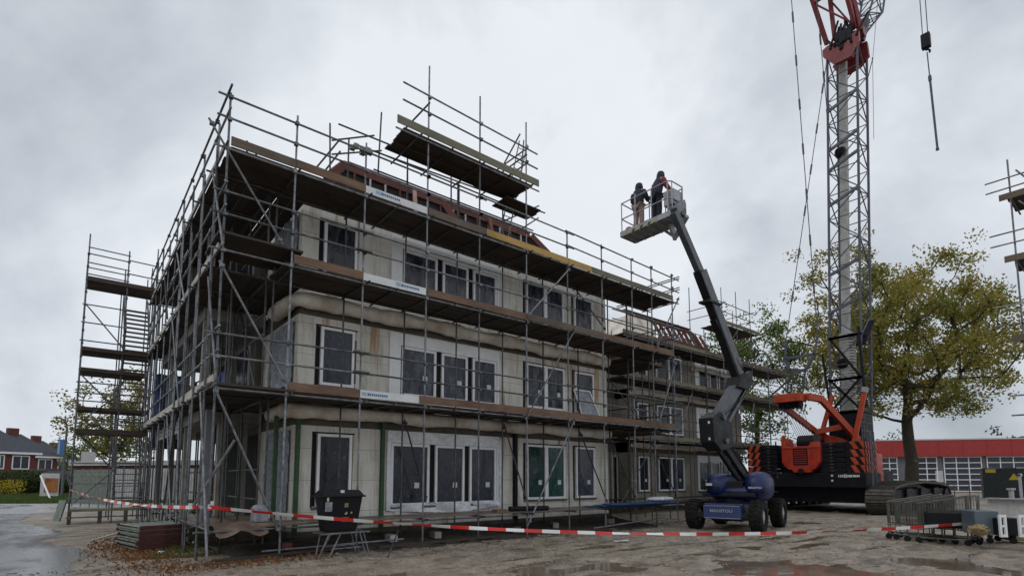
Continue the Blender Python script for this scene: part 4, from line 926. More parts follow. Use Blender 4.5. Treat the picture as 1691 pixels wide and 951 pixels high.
tag(hm.build('bucket', 'orange', bevel=0), 'small orange bucket in the left corner of the raised basket', 'bucket')
# ------------------------------------------------ people
def skin_obj(name, J, E, R, mat, parent, loc, root=0, sub=1):
    me = bpy.data.meshes.new(name); me.from_pydata([Vector(p) for p in J], E, []); me.materials.append(M[mat])
    o = bpy.data.objects.new(name, me); COL.objects.link(o)
    md = o.modifiers.new('skin', 'SKIN'); md.use_smooth_shade = True
    if not me.skin_vertices: me.skin_vertices.new()
    for i, r in enumerate(R):
        r = r if isinstance(r, tuple) else (r, r); me.skin_vertices[0].data[i].radius = r; me.skin_vertices[0].data[i].use_root = (i == root)
    s_ = o.modifiers.new('sub', 'SUBSURF'); s_.levels = sub; s_.render_levels = sub
    if parent: o.parent = parent
    else: o.location = loc
    return o
def person(loc, deg, label, lean, jk, sl_, tr, hgt=1.0):
    Rm = Matrix.Rotation(R_(deg), 3, 'Z'); T = lambda p: tuple(Rm @ (Vector(p)*hgt))
    hx = .05+lean; sh = 1.43
    J = [(0, 0, .95), (.01+lean*.3, 0, 1.18), (.02+lean*.7, 0, 1.38), (hx, 0, 1.52), (hx+.02, 0, 1.60), (hx+.03, 0, 1.72)]
    E = [(0, 1), (1, 2), (2, 3), (3, 4), (4, 5)]; R = [(.13, .10), (.12, .09), (.15, .10), .055, .085, .08]
    def chain(start, pts, rs):
        p = start
        for a, r in zip(pts, rs): J.append(a); R.append(r); E.append((p, len(J)-1)); p = len(J)-1
        return p
    ch = lean*.7
    arms = {}
    for sg in (-1, 1):
        e = chain(2, [(ch+.02, sg*.19, sh), (ch+.04, sg*.27, 1.17), (ch+.30, sg*.20, 1.10), (ch+.38, sg*.19, 1.10)], [.062, .045, .032, .034])
        for k in range(4):
            y = sg*.19+(k-1.5)*.021; ln = (.085, .095, .09, .07)[k]
            chain(e, [(ch+.41, y, 1.11), (ch+.41+ln*.6, y, 1.105), (ch+.41+ln*.75, y, 1.07)], [.010, .0095, .008])
        chain(e, [(ch+.39, sg*.155, 1.09), (ch+.44, sg*.145, 1.07)], [.012, .01])
        chain(0, [(0, sg*.10, .88), (.03, sg*.11, .50), (-.02, sg*.12, .10), (.02, sg*.12, .05), (.15, sg*.14, .035)], [.09, .062, .045, .042, .038])
    nose = chain(5, [(hx+.115, 0, 1.655)], [.012])
    body = skin_obj('person', [T(p) for p in J], E, [tuple(v*hgt for v in (r if isinstance(r, tuple) else (r, r))) for r in R], 'skin', None, loc)
    tag(body, label, 'person'); ORG[body.name] = np.array(loc, dtype=float)
    J2 = [(0, 0, .84), (.0+lean*.3, 0, 1.16), (.01+lean*.7, 0, 1.38), (hx-.01, 0, 1.53)]; R2 = [(.25, .19), (.24, .185), (.25, .19), (.16, .16)]; E2_ = [(0, 1), (1, 2), (2, 3)]
    skin_obj('jacket', [T(p) for p in J2], E2_, R2, jk, body, loc)
    for sg in (-1, 1):
        skin_obj('sleeve', [T(p) for p in [(ch+.01, sg*.16, sh-.01), (ch+.02, sg*.22, 1.33), (ch+.03, sg*.285, 1.16), (ch+.16, sg*.25, 1.12), (ch+.29, sg*.20, 1.10)]], [(0, 1), (1, 2), (2, 3), (3, 4)], [.13, .12, .10, .09, .07], sl_, body, loc)
    skin_obj('hood', [T(p) for p in [(hx-.03, 0, 1.46), (hx-.01, 0, 1.57), (hx, 0, 1.69), (hx+.01, 0, 1.755)]], [(0, 1), (1, 2), (2, 3)], [.17, .155, .145, .11], jk, body, loc)
    skin_obj('trousers', [T(p) for p in [(0, 0, .93), (0, .10, .86), (.03, .112, .50), (-.01, .12, .14), (0, -.10, .86), (.03, -.112, .50), (-.01, -.12, .14)]], [(0, 1), (1, 2), (2, 3), (0, 4), (4, 5), (5, 6)], [(.18, .14), .13, .10, .092, .13, .10, .092], tr, body, loc)
    for sg in (-1, 1): skin_obj('boot', [T(p) for p in [(-.02, sg*.12, .16), (-.02, sg*.12, .06), (.13, sg*.14, .05)]], [(0, 1), (1, 2)], [.062, .062, .055], 'black', body, loc)
    return body
p1 = person((13.30, -.72, BZ+.05), 2, 'person in dark hooded jacket and beige trousers standing in the raised basket', .03, 'jacket_dark', 'jacket_dark', 'trouser_beige', 1.06)
q = MB(); l = np.array((13.30, -.72, BZ+.05))
q.box(l[0]-.19, l[0]-.155, l[1]-.02, l[1]+.03, l[2]+.98, l[2]+1.38); q.build('braid', 'film_grey', p1)
p2 = person((13.36, -1.45, BZ+.05), -14, 'taller person in a navy hooded jacket with dark red sleeves leaning over the basket controls', .16, 'jacket_blue', 'sleeve_red', 'trouser_dark', 1.16)
# ------------------------------------------------ crane
CR = thing('crawler_crane', (30, -.45, 0), 'tall crawler crane with black counterweights, orange gantry and grey lattice mast', 'crane')
def crawler(y0, y1):
    m = MB(); x0, x1 = 26.55, 36.5; h = 1.3
    prof = []
    def arc(cx, cz, r, a0, a1, n): return [(cx+r*math.cos(a0+(a1-a0)*i/n), cz+r*math.sin(a0+(a1-a0)*i/n)) for i in range(n+1)]
    prof += arc(x0+.62, .66, .62, -math.pi/2, -3*math.pi/2, 8) + [(x0+2.2, h+.12), (x0+5, h+.2), (x1-2.2, h+.12)] + arc(x1-.62, .66, .62, math.pi/2, -math.pi/2, 8)
    pts = [Vector((a, 0, b)) for a, b in prof]; pts.append(pts[0]); L_ = [0]
    for a, b in zip(pts[:-1], pts[1:]): L_.append(L_[-1]+(b-a).length)
    N = 62; tot = L_[-1]
    for k in range(N):
        s_ = tot*k/N; i = max(j for j in range(len(L_)-1) if L_[j] <= s_); t = (s_-L_[i])/max(1e-6, L_[i+1]-L_[i]); p = pts[i].lerp(pts[i+1], t); d = (pts[i+1]-pts[i]).normalized()
        a = p-d*.16; b = p+d*.16; m.beam((a.x, (y0+y1)/2, a.z), (b.x, (y0+y1)/2, b.z), y1-y0, .09); m.beam((p.x-.02*d.x, (y0+y1)/2, p.z-.02*d.z), (p.x+.03*d.x, (y0+y1)/2, p.z+.03*d.z), y1-y0-.06, .16)
    t = m.build('track', 'track', CR)
    m = MB(); m.box(x0+.7, x1-.7, y0+.15, y1-.15, .3, 1.15)
    for k in range(8):
        x = x0+1.3+k*1.05
        for yy in (y0+.05, y1-.05): m.tube((x, yy-.04, .32), (x, yy+.04, .32), .22, 12)
    for x in (x0+.65, x1-.65): m.tube((x, y0+.06, .66), (x, y1-.06, .66), .5, 18)
    for k in range(3): m.box(x0+2+k*2.3, x0+2.9+k*2.3, y0+.02, y0+.14, .7, 1.2)
    m.build('track_frame', 'crane_black', t)
crawler(-4.35, -3.2); crawler(1.9, 3.05)
m = MB(); m.box(27.2, 34.8, -3.18, 1.88, .50, 1.22); m.box(29.5, 33.5, -2.0, .9, 1.15, 1.45); m.build('undercarriage', 'crane_black', CR)
m = MB(); m.box(27.2, 34.0, -2.3, 1.5, 1.45, 2.1); m.box(29.0, 33.0, -1.9, -.9, 2.1, 3.3); m.box(28.5, 33, .3, 1.5, 2.1, 3.2); m.build('superstructure', 'crane_black', CR)
m = MB(); m.box(26.55, 28.6, -3.3, 2.4, 1.25, 1.95); ct = m.build('counterweight_tray', 'crane_black', CR, bevel=.03)
m = MB()
for k, (wd, hh) in enumerate([(.04, .11), (.05, .11), (.05, .11), (.05, .16), (.05, .16), (.06, .11), (.07, .11), (.05, .11), (.07, .11), (.06, .11), (.06, .11), (.05, .11)]):
    y = -2.13-k*.078; m.box(26.53, 26.54, y-wd, y, 1.80-hh/2, 1.80+hh/2)
m.build('lettering', 'sticker', ct)
m = MB()
for y in (1.35, -1.85):
    for z in (1.82, 1.58): m.tube((26.52, y, z), (26.55, y, z), .05, 10)
m.build('reflector', 'sticker', ct)
def cwstack(y0, y1, n=6, stripes=0):
    hh = 1.50/n
    q = MB(); yc = (y0+y1)/2
    for k in range(9): q.box(26.55, 26.60, yc-.03, yc+.03, 2.0+k*.16, 2.09+k*.16); q.tube((26.56, yc-.1, 2.05+k*.16), (26.56, yc+.1, 2.05+k*.16), .018, 6)
    q.tube((27, yc-.2, 3.44), (27, yc-.2, 3.62), .04, 6); q.tube((27, yc+.2, 3.44), (27, yc+.2, 3.62), .04, 6); q.build('lifting_chain', 'track', CR)
    for k in range(n):
        m = MB(); m.box(26.6+random.uniform(-.02, .02), 28.3, y0, y1, 1.96+k*hh, 1.95+(k+1)*hh-.02); o = m.build('counterweight_slab', 'crane_black', CR, bevel=.02)
cwstack(.78, 1.62); cwstack(-2.45, -1.28)
def striped(y0, y1, dirn):
    n = 4; hh = 1.5/n
    for k in range(n):
        m = MB(); z0 = 1.96+k*hh; z1 = z0+hh-.02; m.box(26.62, 28.3, y0, y1, z0, z1, 0)
        w_ = (y1-y0)
        for j in range(2):
            a = y0+w_*(.02+.5*j); b = a+w_*.26; s_ = w_*.24*dirn
            lo, hi = (a, b)
            m.add([(26.612, lo, z1), (26.612, hi, z1), (26.612, min(y1, hi+abs(s_)) if dirn > 0 else max(y0, hi-abs(s_)), z0), (26.612, min(y1, lo+abs(s_)) if dirn > 0 else max(y0, lo-abs(s_)), z0)], [(0, 1, 2, 3)], 1)
        if y0 < -3:
            for j in range(5):
                x = 26.7+j*.33; m.add([(x, y0-.008, z1), (x+.16, y0-.008, z1), (x+.30, y0-.008, z0), (x+.14, y0-.008, z0)], [(0, 1, 2, 3)], 1)
        m.build('counterweight_slab', ['crane_black', 'orange'], CR)
striped(1.64, 2.38, 1); striped(-3.28, -2.47, -1)
# rear winch housing
m = MB(); pr = [(.42, 3.30), (.42, 2.5), (.15, 2.15), (-.05, 2.12), (-.12, 1.98), (-.95, 1.98), (-1.0, 2.12), (-1.15, 2.15), (-1.42, 2.5), (-1.42, 3.30)]
m.prism(pr, (26.35, 0, 0), (0, 1, 0), (0, 0, 1), (1, 0, 0), 1.0)
wh = m.build('winch_housing', 'orange_dark', CR, bevel=.02)
m = MB(); m.box(26.335, 26.35, -.85, -.15, 2.35, 3.2); m.tube((26.31, -.5, 2.05), (26.36, -.5, 2.05), .14, 12); m.build('access_panel', 'crane_black', wh)
m = MB()
for y in (.30, .1, -1.1, -1.3): m.box(26.33, 26.352, y-.02, y+.02, 2.3, 3.22)
m.box(26.325, 26.352, -1.38, .38, 3.2, 3.26)
for k in range(7): m.box(26.32, 26.336, -.8, -.2, 2.42+k*.11, 2.46+k*.11)
m.build('rib', 'orange_dark', wh)
for yy in (-3.2, 2.3):
    m = MB()
    for x in (26.7, 27.4, 28.2): m.tube((x, yy, 3.45), (x, yy, 4.35), .02, 6)
    for z in (3.95, 4.35): m.tube((26.7, yy, z), (28.2, yy, z), .02, 6)
    m.build('walkway_rail', 'crane_grey', CR)
m = MB()
for k in range(12): a_ = Vector((28.4+random.uniform(0, 2.5), random.uniform(-1.8, 1.0), 2.1)); m.path([a_, a_+Vector((random.uniform(-.3, .3), random.uniform(-.3, .3), random.uniform(.6, 1.4))), a_+Vector((random.uniform(.3, 1), random.uniform(-.5, .5), random.uniform(.8, 1.8)))], .03, 6)
m.build('hydraulic_hose', 'black', CR)
m = MB(); m.prism([(.42, 2.6), (.28, 2.6), (.22, 3.6), (.26, 3.85), (.34, 3.92), (.42, 3.85), (.45, 3.6)], (26.4, 0, 0), (0, 1, 0), (0, 0, 1), (1, 0, 0), .12); m.prism([(-1.42, 3.3), (-.9, 3.3), (-1.0, 3.5), (-1.35, 3.5)], (26.4, 0, 0), (0, 1, 0), (0, 0, 1), (1, 0, 0), .12); m.tube((26.9, .2, 3.3), (26.9, .3, 3.3), .45, 16); m.build('lug', 'orange', wh)
m = MB(); m.tube((26.95, -1.05, 3.5), (26.95, -.25, 3.5), .38, 20); m.tube((26.95, -1.10, 3.5), (26.95, -1.05, 3.5), .46, 20); m.build('winch_drum', 'crane_black', CR)
# gantry (A-frame)
def gb(name, a, b, w, h, mat='orange', parent=CR): q = MB(); q.beam(a, b, w, h); return q.build(name, mat, parent, bevel=.02)
hy0, hy1 = 1.12, -.25
m = MB(); m.box(27.3, 28.1, hy1, hy0, 5.75, 6.2); m.build('gantry_head', 'orange', CR, bevel=.03)
m = MB()
for k in range(6): m.tube((27.7, .95-k*.2, 5.62), (27.7, .87-k*.2, 5.62), .24, 14)
m.build('gantry_sheave', 'crane_black', CR)
gb('gantry_leg', (27.9, hy1-.12, 6.0), (28.7, -.75, 5.9), .26, .36); gb('gantry_leg', (28.6, -.72, 5.95), (31.5, -1.85, 3.3), .22, .34); gb('gantry_leg', (27.7, hy0-.1, 5.75), (30.3, .2, 4.25), .24, .3); gb('gantry_leg', (30.2, .2, 4.28), (30.6, -1.0, 4.5), .22, .30); gb('gantry_leg', (30.3, .15, 4.25), (32.2, -.6, 2.9), .22, .5)
gb('gantry_leg', (29.1, -.85, 5.4), (31.7, -1.75, 3.6), .12, .14)
gb('luffing_cylinder', (30.6, -2.25, 6.5), (30.6, -1.5, 3.4), .22, .22); gb('luffing_cylinder', (30.6, -.62, 6.3), (30.6, .35, 3.3), .20, .20)
for a, b in (((30.6, -2.25, 6.55), (30.6, -2.18, 6.3)),): m = MB(); m.tube(a, b, .17, 12); m.build('cylinder_head', 'rim', CR)
m = MB(); m.prism([(-.2, 3.3), (-.1, 4.15), (-.9, 3.9), (-1.5, 3.5), (-1.5, 3.3)], (30.4, 0, 0), (0, 1, 0), (0, 0, 1), (1, 0, 0), 1.0); m.build('winch_cover', 'orange_dark', CR)
m = MB(); m.box(29.0, 30.2, -2.95, -2.35, 1.5, 2.95); cb = m.build('machine_house', 'orange_dark', CR, bevel=.06)
m = MB(); m.tube((27.0, -3.42, .9), (27.0, -3.42, 3.9), .045, 8); m.tube((27.5, -3.42, .9), (27.5, -3.42, 3.9), .03, 8); m.build('handrail', 'crane_grey', CR)
# boom lattice
def axis(z): return -1.15-.0435*(z-6.8)   # centre line Y of the mast
bx0, bx1, hw = 31.05, 32.6, .78
def lattice(name, zlist, c_r=.07, mat='crane_grey'):
    for sx in (bx0, bx1):
        for sy in (-hw, hw):
            m = MB()
            for za, zb in zip(zlist[:-1], zlist[1:]): m.tube((sx, axis(za)+sy, za), (sx, axis(zb)+sy, zb), c_r, 8)
            m.build('mast_chord', mat, CR)
ZB = list(np.arange(5.2, 26.7, 1.42)); lattice('mast', [5.2, 12, 18, 26.5])
for face in range(4):
    for s0 in range(0, len(ZB)-1, 3):
        m = MB()
        for i in range(s0, min(s0+3, len(ZB)-1)):
            za, zb = ZB[i], ZB[i+1]; fl = i % 2
            if face < 2: x = (bx0, bx1)[face]; a = (x, axis(za)+(-hw if fl else hw), za); b = (x, axis(zb)+(hw if fl else -hw), zb); h = ((x, axis(za)-hw, za), (x, axis(za)+hw, za))
            else: y = (-hw, hw)[face-2]; a = ((bx0 if fl else bx1), axis(za)+y, za); b = ((bx1 if fl else bx0), axis(zb)+y, zb); h = ((bx0, axis(za)+y, za), (bx1, axis(za)+y, za))
            m.tube(a, b, .032, 6); m.tube(*h, .028, 6)
            zm = (za+zb)/2
        m.build('mast_lacing', 'crane_grey', CR)
for z in (11.2, 13.4, 17.5, 19.6, 23.2, 20.8):
    m = MB(); m.beam((bx0, axis(z)-hw, z+.45), (bx0, axis(z)+hw, z-.1), .1, .16); m.build('mast_tie', 'crane_grey', CR)
for k, z in enumerate((20.6, 8.2)):
    m = MB(); m.ell((31.6, axis(z)+.3, z), (.35, .3, .3), 12, 7, 0, .7); m.build('junction_box', 'crane_black', CR)
m = MB()
for z in np.arange(3.6, 9.9, .16): m.box(31.5, 32.0, axis(z)-.25, axis(z)+.42, z, z+.10)
m.box(31.52, 31.98, axis(7)-.12, axis(7)+.36, 3.6, 9.9); m.build('hose_trunking', 'crane_light', CR)
m = MB(); m.add([(31.55+dx, axis(z)+dy, z) for z in (9.9, 26.5) for dx, dy in ((0, -.02), (.3, -.02), (.3, .36), (0, .36))], [(0, 1, 5, 4), (1, 2, 6, 5), (2, 3, 7, 6), (3, 0, 4, 7), (4, 5, 6, 7), (3, 2, 1, 0)]); m.build('trunking', 'crane_light', CR)
m = MB(); m.box(31.0, 32.7, axis(4)-.85, axis(4)+.85, 2.1, 5.3); m.build('mast_foot', 'crane_black', CR, bevel=.05)
m = MB()
for z in (5.35, 7.2, 9.6): 
    for dy in (-hw, hw): m.beam((bx0-.04, axis(z)-hw-.06, z), (bx0-.04, axis(z)+hw+.06, z), .1, .14)
    m.beam((bx0, axis(z)-hw, z), (bx1, axis(z)-hw, z), .1, .14)
for a, b in (((5.4, -1), (7.2, 1)), ((5.4, 1), (7.2, -1)), ((7.2, -1), (9.6, 1))): m.beam((bx0-.03, axis(a[0])+a[1]*hw, a[0]), (bx0-.03, axis(b[0])+b[1]*hw, b[0]), .07, .12)
m.beam((bx0, axis(9)-hw, 9), (bx1, axis(10.5)-hw, 10.6), .5, .08); m.build('mast_base_frame', 'crane_black', CR)
for a, b in (((30.9, -.1, 8.8), (31.0, -.35, 5.3)), ((30.9, -2.0, 10.0), (31, -2.1, 5.5))): gb('mast_stay', a, b, .09, .12, 'crane_black')
# mast head, red strut, jib
hy0_ = axis(26)
m = MB(); m.prism([(-.55, 25.65), (.35, 25.70), (.95, 26.55), (.95, 26.95), (.5, 27.10), (-.4, 26.85), (-.95, 27.05), (-.95, 26.35)], (30.9, axis(26)+.0, 0), (0, 1, 0), (0, 0, 1), (1, 0, 0), .25)
m.prism([(-.95, 26.25), (-.5, 25.85), (.55, 25.75), (.95, 26.65), (.7, 27.25), (-.9, 27.15)], (32.4, axis(26)+.0, 0), (0, 1, 0), (0, 0, 1), (1, 0, 0), .25); m.tube((31.8, axis(26)-1.0, 27.35), (31.8, axis(26)+1.0, 27.35), .3, 12); m.build('mast_head', 'crane_red', CR)
m = MB()
for k in range(16): a_ = random.uniform(-.9, .8); m.beam((30.85, hy0_+a_, 26.65+random.uniform(-.3, .3)), (31.2, hy0_+a_+random.uniform(-.7, .7), 27.95+random.uniform(-.3, .5)), .09, .1, 0)
m.box(30.85, 31.0, hy0_-.6, hy0_+.2, 26.75, 27.45); m.build('head_linkage', 'crane_black', CR)
m = MB()
for k in range(5): m.tube((31.7, axis(26)-.6+k*.3, 27.05), (31.7, axis(26)-.5+k*.3, 27.05), .5, 14)
m.build('head_sheave', 'crane_black', CR)
hy = axis(26)
Z2 = 36.0
def strut(y_base, x_top, y_top, w, nm):
    for s_ in (-w, w): gb(nm, (31.3, y_base+s_*.8, 27.45), (x_top, y_top+s_, Z2), .2, .22, 'crane_red')
    for t in (.28, .42, .6, .8): a = Vector((31.3, y_base, 27.45)).lerp(Vector((x_top, y_top, Z2)), t); gb('cross_bar', (a.x, a.y-w*(.8+.2*t)-.05, a.z), (a.x, a.y+w*(.8+.2*t)+.05, a.z+.02), .2, .26, 'crane_red')
    for t0, t1, f in ((.02, .28, 1), (.42, .6, -1), (.6, .8, 1)):
        a = Vector((31.3, y_base, 27.45)).lerp(Vector((x_top, y_top, Z2)), t0); b = Vector((31.3, y_base, 27.45)).lerp(Vector((x_top, y_top, Z2)), t1); gb('cross_bar', (a.x, a.y-w*.85*f, a.z), (b.x, b.y+w*.9*f, b.z), .07, .09, 'crane_red')
strut(hy+.05, 28.0, hy+.9, .95, 'strut_chord')
strut(hy-.1, 30.0, hy-.2, .6, 'strut_chord')
gb('strut_chord', (31.4, hy-.9, 27.25), (30.2, hy-.05, Z2), .22, .24, 'crane_red')
J0 = Vector((32.6, hy-.65, 27.9)); J1 = Vector((45.7, -3.1, 57)); jd = (J1-J0).normalized(); ja = Vector((0, 1, 0)); jb = jd.cross(ja).normalized()
m4 = [(sx, sy) for sx in (-1, 1) for sy in (-1, 1)]
NJ = 30
def jw(t): return .12+.55*min(1, t*14) if t < .9 else .67*(1-t)*10*.8+.12
for sx, sy in m4:
    m = MB(); P = [J0.lerp(J1, t)+ja*(sx*jw(t))+jb*(sy*jw(t)) for t in (0, .07, .5, .9, 1)]
    for a, b in zip(P[:-1], P[1:]): m.tube(a, b, .06, 8)
    m.build('jib_chord', 'crane_grey', CR)
m = MB()
for i in range(NJ):
    t0, t1 = i/NJ, (i+1)/NJ; f = 1 if i % 2 else -1
    for k, (p, q_) in enumerate((((1, 1), (-1, 1)), ((1, -1), (-1, -1)), ((1, 1), (1, -1)), ((-1, 1), (-1, -1)))):
        if f < 0: p, q_ = q_, p
        a = J0.lerp(J1, t0); b = J0.lerp(J1, t1); m.tube(a+ja*p[0]*jw(t0)+jb*p[1]*jw(t0), b+ja*q_[0]*jw(t1)+jb*q_[1]*jw(t1), .03, 6)
        m.tube(b+ja*p[0]*jw(t1)+jb*p[1]*jw(t1), b+ja*q_[0]*jw(t1)+jb*q_[1]*jw(t1), .025, 6)
m.build('jib_lacing', 'crane_grey', CR)
gb('jib_foot', (32.3, hy-.55, 27.3), tuple(J0+jd*1.2), .5, .4, 'crane_grey')
# pendant lines, stanchion, reeving
def wire(name, pts, r=.022, parent=CR, mat='rope', knobs=0):
    m = MB(); m.path([Vector(p) for p in pts], r, 6)
    if knobs:
        a = Vector(pts[0]); b = Vector(pts[-1])
        for k in range(1, knobs+1):
            c = a.lerp(b, k/(knobs+1)); d = (b-a).normalized(); m.tube(c-d*.3, c+d*.3, .05, 6)
    return m.build(name, mat, parent)
sA = hit(1350, 552, X=28); sB = hit(1298, 562, X=28)
up0 = hit(1307, 0, X=27.5); up0 = sA+(up0-sA)*1.35
wire('pendant', [sA, up0], .022, knobs=9)
wire('pendant', [sB, hit(1368, 82, X=31)], .022, knobs=6)
wire('pendant', [hit(1372, 250, X=31), hit(1343, -60, X=29)], .02, knobs=4)
m = MB(); fr = [hit(*p, X=28) for p in ((1297, 592), (1346, 584), (1330, 611), (1304, 613))]
for i in range(4): m.beam(fr[i], fr[(i+1) % 4], .14, .12, up=Vector((1, 0, 0)))
m.beam(fr[0], sB, .09, .09, up=Vector((1, 0, 0))); m.beam(fr[1], sA, .09, .09, up=Vector((1, 0, 0)))
m.beam(fr[3], hit(1300, 645, X=28), .07, .07, up=Vector((1, 0, 0))); m.beam(fr[2], hit(1326, 646, X=28), .07, .07, up=Vector((1, 0, 0))); m.build('spreader_frame', 'crane_grey', CR)
m = MB()
for k in range(9): m.tube((27.7, .95-k*.13, 5.6), (26.95, -.25-k*.09, 3.6), .012, 5)
for k in range(4): m.tube((27.6, 1.05-k*.1, 5.6), (26.6, .3, 3.8), .012, 5)
for k in range(5): m.tube(fr[3].lerp(fr[2], k/4), (27.7, .9-k*.2, 5.9), .010, 5)
m.build('reeving', 'rope', CR)
a = hit(1440, 0, X=32.5); wire('pendant', [hit(1453, -40, X=33), hit(1441, 100, X=32.4), hit(1443, 230, X=32.4)], .012)
m = MB(); m.tube((32.5, hy-1.1, 26.0), hit(1441, 98, X=32.4), .035, 6); m.tube((32.5, hy-.8, 24.9), hit(1441, 98, X=32.4), .025, 6); m.build('side_stay', 'crane_grey', CR)
# hook block and hanging rod
HX = 45.7
hk = hit(1528, 57, X=HX); hb = hit(1528, 83, X=HX)
HK = thing('hook_block', (hk.x, hk.y, hb.z), 'dark hook block hanging on two ropes right of the crane mast', 'hook block')
m = MB(); m.box(hk.x-.2, hk.x+.2, hk.y-.28, hk.y+.28, hb.z+.1, hk.z); m.build('block', 'crane_black', HK, bevel=.05)
m = MB(); tt = [Vector((hk.x, hk.y+.03+.22*math.sin(a), hb.z-.25-.22*math.cos(a))) for a in np.linspace(math.pi, 5.2, 9)]; m.tube((hk.x, hk.y+.03, hb.z+.1), (hk.x, hk.y+.03, hb.z-.03), .07, 8); m.path(tt, .07, 8); m.build('hook', 'crane_black', HK)
m = MB()
for dy in (-.15, .17): m.tube((hk.x, hk.y+dy, hk.z-.05), (J1.x, J1.y+dy*1.2, 57), .03, 6)
m.build('rope', 'rope', HK)
r0 = Vector((hk.x, hk.y-.02, hb.z-.25)); r1 = hit(1548, 245, X=HX); 
m = MB(); m.tube(r0, r0+(r1-r0)*.28, .04, 6); m.tube(r0+(r1-r0)*.28, r1, .075, 8); m.tube(r1-Vector((0, 0, .15)), r1, .11, 8); m.tube(r0+(r1-r0)*.25, r0+(r1-r0)*.30, .11, 8)
tag(m.build('lifting_rod', 'crane_grey'), 'long thin grey rod hanging from the crane hook in the sky', 'lifting gear')
# ------------------------------------------------ trees
def leaves(centers, n, r, size, flat=.75):
    P = np.repeat(centers, n, axis=0); N = len(P)
    d = rng.normal(size=(N, 3)); d /= np.linalg.norm(d, axis=1)[:, None]; rad = r*rng.random(N)[:, None]**.5
    P = P+d*rad*np.array([1, 1, flat])
    u = rng.normal(size=(N, 3)); u /= np.linalg.norm(u, axis=1)[:, None]; v = np.cross(u, rng.normal(size=(N, 3))); v /= np.linalg.norm(v, axis=1)[:, None]
    s = size*(.6+.8*rng.random(N))[:, None]; a = P-u*s*.5; b = P+v*s*.32; c = P+u*s*.5; e = P-v*s*.32
    return np.stack([a, b, c, e], 1).reshape(-1, 3)
def leafmesh(name, verts, mat, parent=None, loc=None):
    n = len(verts)//4; org = ORG[parent.name] if parent else np.array(loc, dtype=float)
    me = bpy.data.meshes.new(name); me.vertices.add(len(verts)); me.vertices.foreach_set('co', (verts-org).ravel())
    me.loops.add(len(verts)); me.loops.foreach_set('vertex_index', np.arange(len(verts), dtype=np.int32)); me.polygons.add(n)
    me.polygons.foreach_set('loop_start', np.arange(0, 4*n, 4, dtype=np.int32)); me.polygons.foreach_set('loop_total', np.full(n, 4, dtype=np.int32)); me.update(); me.materials.append(M[mat])
    o = bpy.data.objects.new(name, me); COL.objects.link(o)
    if parent: o.parent = parent
    else: o.location = org
    return o
def tree(name, base, trunk_top, crown_c, crown_r, nclus, nleaf, leaf_size, clus_r, trunk_r, mat, label, cat='tree', group=None, seed=1, low=None, hollow=.35, limbs=True, limb_r=1.0):
    rs = np.random.default_rng(seed); base = Vector(base)
    T = thing(name, base, label, cat, group)
    pts = []
    while len(pts) < nclus:
        d = rs.normal(size=3); d /= np.linalg.norm(d); rr = (hollow+(1-hollow)*rs.random())**.6
        lump = 1+.16*math.sin(d[0]*5+seed)+.14*math.sin(d[1]*6+d[2]*4+seed*2)
        p = np.array(crown_c)+d*np.array(crown_r)*rr*lump
        if p[2] < (low or base.z+.5): continue
        if pts and min(np.linalg.norm(p-q) for q in pts) < clus_r*.52: continue
        pts.append(p)
        if len(pts) > 2000: break
    top = np.array(trunk_top); nodes = [np.array(base)]; par = [-1]; dist = [0]
    K = 6
    for i in range(1, K+1):
        p = np.array(base)*(1-i/K)+top*i/K + (np.array([math.sin(i*1.3), math.cos(i*1.7), 0])*.06*trunk_r*3 if i < K else 0); nodes.append(p); par.append(i-1); dist.append(dist[-1]+np.linalg.norm(p-nodes[-2]))
    order = sorted(range(len(pts)), key=lambda i: np.linalg.norm(pts[i]-top)); tips = []
    for i in order:
        p = pts[i]; best = None
        for j in range(3, len(nodes)):
            q = nodes[j]; dd = np.linalg.norm(p-q); c = dd*1.0+dist[j]*.30
            if q[2] > p[2]+1.2: c += 3
            if best is None or c < best[0]: best = (c, j)
        j = best[1]; q = nodes[j]; L_ = np.linalg.norm(p-q); n = max(2, int(L_/(clus_r*.8))); pj = j
        for k in range(1, n+1):
            t = k/n; x = q*(1-t)+p*t+rs.normal(size=3)*L_*.035*(1 if k < n else 0)+np.array([0, 0, -1])*L_*.06*math.sin(math.pi*t)*(1 if p[2] > q[2] else -1)
            nodes.append(x); par.append(pj); dist.append(dist[pj]+L_/n); pj = len(nodes)-1
        tips.append(pj)
    cnt = [0]*len(nodes)
    for t in tips:
        k = t
        while k >= 0: cnt[k] += 1; k = par[k]
    rad = [max(.018, trunk_r*.92*limb_r*(c/len(tips))**.47) for c in cnt]
    for k in range(K+1): rad[k] = trunk_r*(1.25 if k == 0 else 1-.07*k)
    if limbs:
        m = MB(); m2 = MB()
        for k in range(1, len(nodes)):
            (m if k <= K else m2).tube(nodes[par[k]], nodes[k], rad[par[k]] if par[k] != 0 and rad[par[k]] < rad[k]*1.8 else rad[k]*1.2, 10 if k <= K else 6, 0, rad[k], cap=False)
        tr = m.build('trunk', 'bark', T, smooth=True); m2.build('branches', 'bark', T, smooth=True)
    C = np.array(pts); n0 = len(C); w = rs.random(n0)
    V = [leaves(C[w > .12], nleaf, clus_r, leaf_size), leaves(C+rs.normal(size=C.shape)*clus_r*.9, nleaf//4, clus_r*.9, leaf_size)]
    leafmesh('crown', np.concatenate(V), mat, T)
    return T
def at(px, depth, z=0): p = gnd(px, depth); return (p.x, p.y, z)
def atp(px, py, depth): p = far(px, py, depth); return (p.x, p.y, p.z)
D0 = 43
tree('oak_tree', at(1504, D0), atp(1497, 635, D0), atp(1488, 555, D0), (9.9, 8.0, 6.8), 265, 190, .215, 1.0, .52, 'leaf_oak', 'big spreading oak with yellow-green autumn leaves beside the crane mast', seed=4, low=5.2, hollow=.25)
